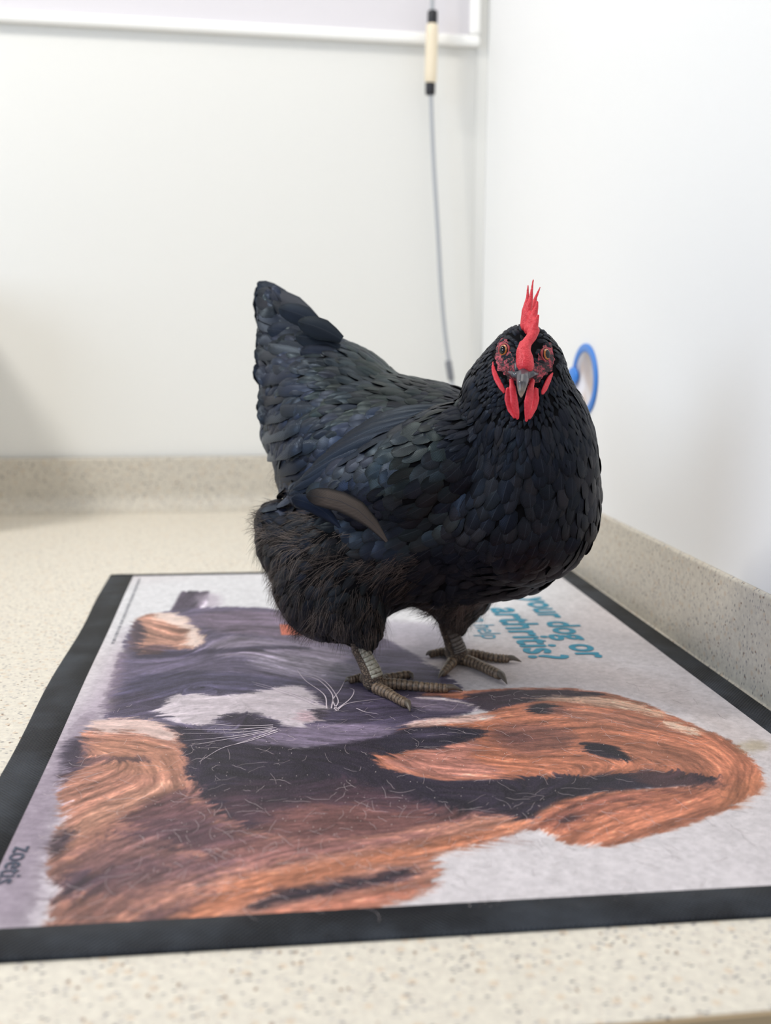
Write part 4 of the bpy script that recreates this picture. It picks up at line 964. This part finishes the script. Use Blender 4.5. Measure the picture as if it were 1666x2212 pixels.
blob('wattle', [[(1151,822,.826,6),(1146,842,.822,9),(1141,868,.820,10.5),(1139,892,.820,8),(1138,908,.820,5)], [(1158,842,.829,7),(1158,862,.829,9),(1154,880,.828,8.5),(1144,902,.825,6)]], MWAT, hen, .0008, .35, 4)
blob('ear_lobe', [[(1065,783,.844,3),(1066,798,.842,6),(1073,818,.838,7.5),(1083,836,.834,7),(1089,846,.832,5)]], MWAT, hen, .0008, .4, 4)
blob('ear_lobe', [[(1194,795,.846,3),(1191,808,.843,5.5),(1184,824,.839,7),(1177,840,.835,7),(1172,849,.833,5)]], MWAT, hen, .0008, .4, 4)
# bare face: the skin over the cheeks, taken a hair's breadth off the head surface
fc = bv[np.array([list(f)[:3] for f in bf])].mean(1); fx, fy = project(fc[:, 0], fc[:, 1], fc[:, 2])
bn = np.array([p.normal[:] for p in me_body.polygons]); sel = np.where(FACEP(fx, fy) & (bn @ fwn < 0) & (fc[:, 1] < .875))[0]
ids = sorted({v for i in sel for v in bf[i]}); mp = {v: i for i, v in enumerate(ids)}; vn = np.array([v.normal[:] for v in me_body.vertices])
fo = mesh_obj('face_skin', [bv[i] + vn[i] * .0009 for i in ids], [tuple(mp[v] for v in bf[i]) for i in sel], None, None)
m_ = fo.modifiers.new('s', 'SUBSURF'); m_.levels = m_.render_levels = 2
t = NT('face_red'); c = t.obj(); v1 = t.n('TexVoronoi', {'Vector': c, 'Scale': 620.0}).outputs['Distance']; nz = t.noise(c, 260, 4, .65)
cl = t.mix(t.ramp(nz, [(.38, 0), (.62, 1)]), lin(110, 34, 46), lin(196, 74, 90)); cl = t.mix(t.ramp(v1, [(.25, .9), (.42, 0)]), cl, (.02, .012, .016)); cl = t.mix(t.ramp(t.noise(c, 190, 3, .7), [(.47, 0), (.55, .95)]), cl, (.014, .010, .014))
t.set(Base_Color=cl, Roughness=.55); t.bump(t.math('ADD', v1, nz), .6, .0010); fo.data.materials.append(t.m); attach(fo, hen)
# eyes
def frame(axis):
    a = Vector(axis).normalized(); u = Vector((0, 0, 1)).cross(a).normalized(); return a, u, a.cross(u)
def disc_eye(px, py, y, lat):
    g = Vector(-fwn + crn * lat + cun * .05).normalized(); a, u, w = frame(g); q = BVH.ray_cast(CAM, (at(px, py, 1) - CAM).normalized()); c0 = (q[0] if q[0] is not None else at(px, py, y)) 
    c = c0 - a * .0012; R = .0052
    bm_ = bmesh.new(); bmesh.ops.create_uvsphere(bm_, u_segments=32, v_segments=24, radius=R); me_ = bpy.data.meshes.new('eye')
    for f in bm_.faces:
        z = f.calc_center_median().z / R; f.material_index = 0 if z > .80 else (1 if z > .56 else 2)
    for v in bm_.verts: v.co = c + u * v.co.x * .86 + w * v.co.y * 1.05 + a * v.co.z
    o = bm_obj('eye', bm_, None, hen); o.data.materials.append(simple('pupil', (.004, .004, .004), .08)); 
    tt = NT('iris'); tt.set(Base_Color=tt.mix(tt.noise(tt.obj(), 1400, 3), lin(176, 84, 30), lin(214, 146, 66)), Roughness=.12, Coat_Weight=1.0); o.data.materials.append(tt.m); o.data.materials.append(simple('eye_rim_dark', (.012, .008, .008), .3))
    V, F = [], []; n, k = 36, 8
    for i in range(n):
        th = 2 * PI * i / n; rr_ = .0051 * (1 + .10 * math.cos(2 * th)); 
        for j in range(k):
            ph = 2 * PI * j / k; rad = .00085 * (1 + .25 * math.sin(5 * th)); rx = rr_ * .84 + rad * math.cos(ph); ry = rr_ * 1.12 + rad * math.cos(ph)
            V.append(c + a * (.0020 + rad * math.sin(ph)) + u * (math.cos(th) * rx) + w * (math.sin(th) * ry)); F.append((i * k + j, i * k + (j + 1) % k, ((i + 1) % n) * k + (j + 1) % k, ((i + 1) % n) * k + j))
    mesh_obj('eyelid', V, F, MCOMBD, o)
MCOMBD = simple('eyelid_red', lin(160, 60, 66), .5)
disc_eye(1090, 757, .842, -.80); disc_eye(1178, 766, .842, .80)
# beak
def blend_tube(pts, n, prof, seg=20):
    P = spline(pts, n); return P
def beak(name, pts, mat_, flat=.8):
    P = spline(pts, 26); path = [at(p[0], p[1], p[2]) for p in P]; V, F = tube(path, [PX(max(p[3], .6), p[2]) for p in P], 20); return mesh_obj(name, V, F, mat_, hen)
t = NT('beak_horn'); c = t.n('SeparateXYZ', {0: t.obj()}).outputs[2]; zt = at(1126, 857, .797).z; zb_ = at(1129, 800, .82).z
k_ = t.n('MapRange', {'Value': c, 'From Min': zt, 'From Max': zb_}).outputs[0]; nn_ = t.noise(t.scale(t.obj(), (260, 260, 60)), 1.0, 4, .6)
cl = t.ramp(t.math('ADD', k_, t.math('MULTIPLY', t.math('SUBTRACT', nn_, .5), .35)), [(.0, lin(176, 164, 150)), (.25, lin(128, 118, 108)), (.55, lin(62, 60, 66)), (1.0, lin(44, 46, 56))])
t.set(Base_Color=cl, Roughness=.30, Coat_Weight=.3); t.bump(nn_, .15, .0006); MBEAK = t.m
blob('upper_beak', [[(1131,803,.830,10),(1130,810,.818,15),(1129,820,.810,15),(1128,830,.804,12.5),(1127,842,.802,9.2),(1126,851,.803,5.6),(1126,857,.804,2.6)], [(1130,812,.820,14),(1112,810,.822,8),(1100,804,.828,4)], [(1130,812,.820,14),(1149,808,.822,8),(1160,808,.828,4)]], MBEAK, hen, .0007, 1.0, 4)
blob('lower_beak', [[(1129,826,.822,12),(1128,838,.813,8),(1127,848,.808,4)]], MBEAK, hen, .0008, 1.0, 3)
for x_, y_ in ((1116, 793), (1147, 795)): blob('nostril', [[(x_, y_ - 6, .826, 6), (x_ + (1130 - x_) * .12, y_ + 6, .823, 7)]], simple('nostril_grey', lin(44, 44, 54), .35), hen, .0007, .7, 3)
# bristles on the face
P, N, px, py, sp = poisson(60000, lambda P, N, x, y: np.full(len(P), .0008), lambda P, N, x, y: FACEP(x, y) & (N @ fwn < 0) & (P[:, 1] < .875), 301); r = np.random.default_rng(302); V, F = [], []
for i in range(len(P)):
    if (px[i] - 1090) ** 2 + ((py[i] - 757) * .7) ** 2 < 110 or (px[i] - 1178) ** 2 + ((py[i] - 766) * .7) ** 2 < 110: continue
    dd = Vector(crn * (px[i] - 1132) / 90 * 1.1 - cun * (.25 + (py[i] - 780) / 90)) + Vector(r.normal(0, .25, 3)); n_ = Vector(N[i]); dd = (dd - n_ * dd.dot(n_)); dd = dd.normalized(); L = r.uniform(.0012, .0030); sd = dd.cross(n_) * .00010; p = Vector(P[i]) + n_ * .0006; n0 = len(V)
    V += [p - sd, p + sd, p + dd * L + n_ * L * .35]; F.append((n0, n0 + 1, n0 + 2))
o = mesh_obj('face_bristles', V, F, simple('bristle_black', (.010, .009, .011), .5), hen); o['kind'] = 'stuff'
# ------------------------------------------------------------------ legs and feet
t = NT('leg_scales'); c = t.obj(); v = t.n('TexVoronoi', {'Vector': c, 'Scale': 430.0}); ds = v.outputs['Distance']; vn_ = t.n('TexVoronoi', {'Vector': c, 'Scale': 430.0}, feature='DISTANCE_TO_EDGE').outputs[0]
gap = t.ramp(vn_, [(.02, 1), (.13, 0)]); nz = t.noise(c, 300, 4, .6); rc = t.n('SeparateColor', {0: v.outputs['Color']}).outputs[0]
cl = t.mix(rc, lin(98, 80, 66), lin(140, 120, 100)); cl = t.mix(t.ramp(nz, [(.4, 0), (.65, .7)]), cl, lin(60, 50, 46)); cl = t.mix(t.math('MULTIPLY', gap, .85), cl, lin(36, 30, 30))
t.set(Base_Color=cl, Roughness=.5); t.bump(t.ramp(vn_, [(0, 0), (.22, 1)]), .8, .0010); MLEG = t.m
t = NT('toe_scutes'); c = t.obj(); cre = t.n('SeparateColor', {0: t.n('Attribute', attribute_name='crease').outputs['Color']}).outputs[0]; nz = t.noise(c, 380, 4, .65)
t.set(Base_Color=t.mix(t.math('MULTIPLY', cre, .85), t.mix(t.ramp(nz, [(.35, 0), (.65, 1)]), lin(80, 64, 52), lin(144, 122, 100)), lin(26, 21, 20)), Roughness=.48); t.bump(nz, .5, .0008); MTOE = t.m
t = NT('shank_plate'); c = t.obj(); nz = t.noise(c, 420, 3, .6)
t.set(Base_Color=t.mix(t.ramp(nz, [(.4, 0), (.7, 1)]), lin(176, 172, 156), lin(120, 110, 98)), Roughness=.34); t.bump(nz, .3, .0006); MPLT = t.m
t = NT('shank_plate_dull'); c = t.obj(); nz = t.noise(c, 420, 3, .6)
t.set(Base_Color=t.mix(t.ramp(nz, [(.4, 0), (.7, 1)]), lin(112, 104, 98), lin(80, 72, 68)), Roughness=.42); t.bump(nz, .3, .0006); MPLD = t.m
MCLAW = simple('claw_horn', lin(92, 82, 72), .38); MGAP = simple('toe_crease', lin(36, 31, 30), .7)
GZ = Z0 + MH
def toe(leg_, pix, rpx, yy, claw, nring):
    """pix: centre line in the photo, resting on the mat; claw: tip pixel"""
    P = spline([(x, y, r) for (x, y), r in zip(pix, rpx)], nring * 4 + 1); path, rad = [], []
    for i, (x, y, r) in enumerate(P):
        R = PX(r, yy); f = (i % 4) / 4; path.append(ground(x, y, GZ + R * .99)); rad.append(R * (1.04, 1.06, 1.0, .88)[i % 4] * (1 + .05 * math.sin(i / len(P) * 9)))
    if path[0].z < GZ + .004: pass
    V, F = tube(path, rad, 14); to = mesh_obj('toe', V, F, MTOE, leg_)
    cc_ = to.data.color_attributes.new('crease', 'FLOAT_COLOR', 'POINT'); cv_ = [1.0 if (i // 14) % 4 == 3 and i // 14 < len(path) - 2 else 0.0 for i in range(len(V))]; cc_.data.foreach_set('color', [q for v_ in cv_ for q in (v_, v_, v_, 1.0)])
    e = path[-1]; e2 = ground(claw[0], claw[1], GZ + .0010); d = (e2 - e)
    cp = [e - d * .18, e + d * .25 + Vector((0, 0, rad[-1] * .45)), e + d * .65 + Vector((0, 0, rad[-1] * .30)), e2]
    Q = spline(cp, 10); V, F = tube([Vector(q) for q in Q], [rad[-1] * k for k in (.78, .80, .78, .72, .62, .52, .42, .30, .20, .07)], 12); mesh_obj('claw', V, F, MCLAW, leg_)
def leg(shank, yy, toes, plates_dir, plate_mat, foot):
    P = spline(shank, 30); path = [at(p[0], p[1], p[2]) for p in P]; rad = [PX(p[3], p[2]) for p in P]
    V, F = tube(path, rad, 18); 
    # foot pad joined to the shank as one surface
    fx_, fy_, fr = foot; c0 = ground(fx_, fy_, GZ + PX(fr, yy) * .9)
    ic = bmesh.new(); bmesh.ops.create_icosphere(ic, subdivisions=3, radius=1); n0 = len(V)
    V += [c0 + Vector((v.co.x * PX(fr, yy) * 1.15, v.co.y * PX(fr, yy) * 1.15, v.co.z * PX(fr, yy) * .88)) for v in ic.verts]; F += [tuple(v.index + n0 for v in f.verts) for f in ic.faces]; ic.free()
    for tx, (pix, rpx, claw, nr) in enumerate(toes):   # web of the foot running out into each toe
        q0, q1 = ground(fx_, fy_, GZ + PX(fr, yy) * .8), ground(pix[1][0] * .6 + pix[0][0] * .4, pix[1][1] * .6 + pix[0][1] * .4, GZ + PX(rpx[1], yy) * .9)
        v_, f_ = tube([q0.lerp(q1, s) for s in np.linspace(0, 1, 8)], [PX(fr, yy) * .8 * (1 - s) + PX(rpx[0], yy) * .95 * s for s in np.linspace(0, 1, 8)], 14); n0 = len(V); V += v_; F += [tuple(i + n0 for i in f) for f in f_]
    o = mesh_obj('leg', V, F); m_ = o.modifiers.new('r', 'REMESH'); m_.mode = 'VOXEL'; m_.voxel_size = .0010; m_ = o.modifiers.new('s', 'SMOOTH'); m_.factor = .5; m_.iterations = 8
    g = bpy.context.evaluated_depsgraph_get(); me_ = bpy.data.meshes.new_from_object(o.evaluated_get(g)); o.modifiers.clear(); o.data = me_; me_.polygons.foreach_set('use_smooth', [True] * len(me_.polygons)); me_.materials.clear(); me_.materials.append(MLEG); me_.name = 'leg'; attach(o, hen)
    for pix, rpx, claw, nr in toes: toe(o, pix, rpx, yy, claw, nr)
    # overlapping plates down the front of the shank
    D = Vector(plates_dir).normalized(); np_ = 9
    for i in range(np_):
        s0 = .12 + .80 * i / np_; s1 = s0 + .80 / np_ * 1.02; V, F = [], []; nu, nv = 9, 4
        for a in range(nv + 1):
            s = s0 + (s1 - s0) * a / nv; k = s * (len(path) - 1); i0 = min(int(k), len(path) - 2); f = k - i0; p = path[i0].lerp(path[i0 + 1], f); R = rad[i0] * (1 - f) + rad[i0 + 1] * f; tg = (path[i0 + 1] - path[i0]).normalized(); dn = (D - tg * D.dot(tg)).normalized(); b = tg.cross(dn)
            for u in range(nu + 1):
                th = (u / nu - .5) * 1.75; lift = .0009 * math.sin(PI * min(1, a / nv * .8 + .2)) ** .6 * math.cos(th * .9); V.append(p + (dn * math.cos(th) + b * math.sin(th)) * (R + .0001 + lift))
        for a in range(nv):
            for u in range(nu): q = a * (nu + 1) + u; F.append((q, q + 1, q + nu + 2, q + nu + 1))
        pl = mesh_obj('scute', V, F, plate_mat, o); m_ = pl.modifiers.new('t', 'SOLIDIFY'); m_.thickness = .0007; m_.offset = -1
    return o
leg([(775,1352,.944,20),(776,1395,.940,19.5),(789,1425,.936,19.5),(801,1450,.932,22),(808,1470,.930,23)], .93,
    [([(812,1478),(860,1478),(920,1484),(968,1487)], [13,12.5,11,9.5], (1000,1493), 15), ([(812,1486),(836,1496),(860,1510),(880,1520)], [12.5,12,10.5,9.5], (886,1537), 10),
     ([(822,1468),(850,1462),(878,1457),(887,1459)], [11,10,9.5,8], (893,1468), 7), ([(796,1468),(778,1464),(764,1467),(755,1469)], [11,10,9,8], (744,1474), 6)],
    Vector(-fwn * .72 + crn * .75), MPLT, (806, 1474, 21))
leg([(962,1318,1.004,20),(966,1350,1.003,19.5),(976,1378,1.002,20),(984,1400,1.001,23),(988,1414,1.0,24)], 1.0,
    [([(992,1412),(1030,1414),(1070,1421),(1100,1423)], [12,11,10,8.5], (1127,1430), 12), ([(992,1422),(1025,1432),(1055,1446),(1080,1458)], [12.5,12,11.5,10], (1096,1478), 12),
     ([(982,1424),(971,1437),(962,1448),(956,1455)], [12,11,9,7], (947,1466), 6), ([(976,1408),(955,1408),(938,1411),(930,1413)], [11,10,9,8], (920,1416), 6)],
    Vector(-fwn * .75 + crn * .55), MPLD, (986, 1417, 21))
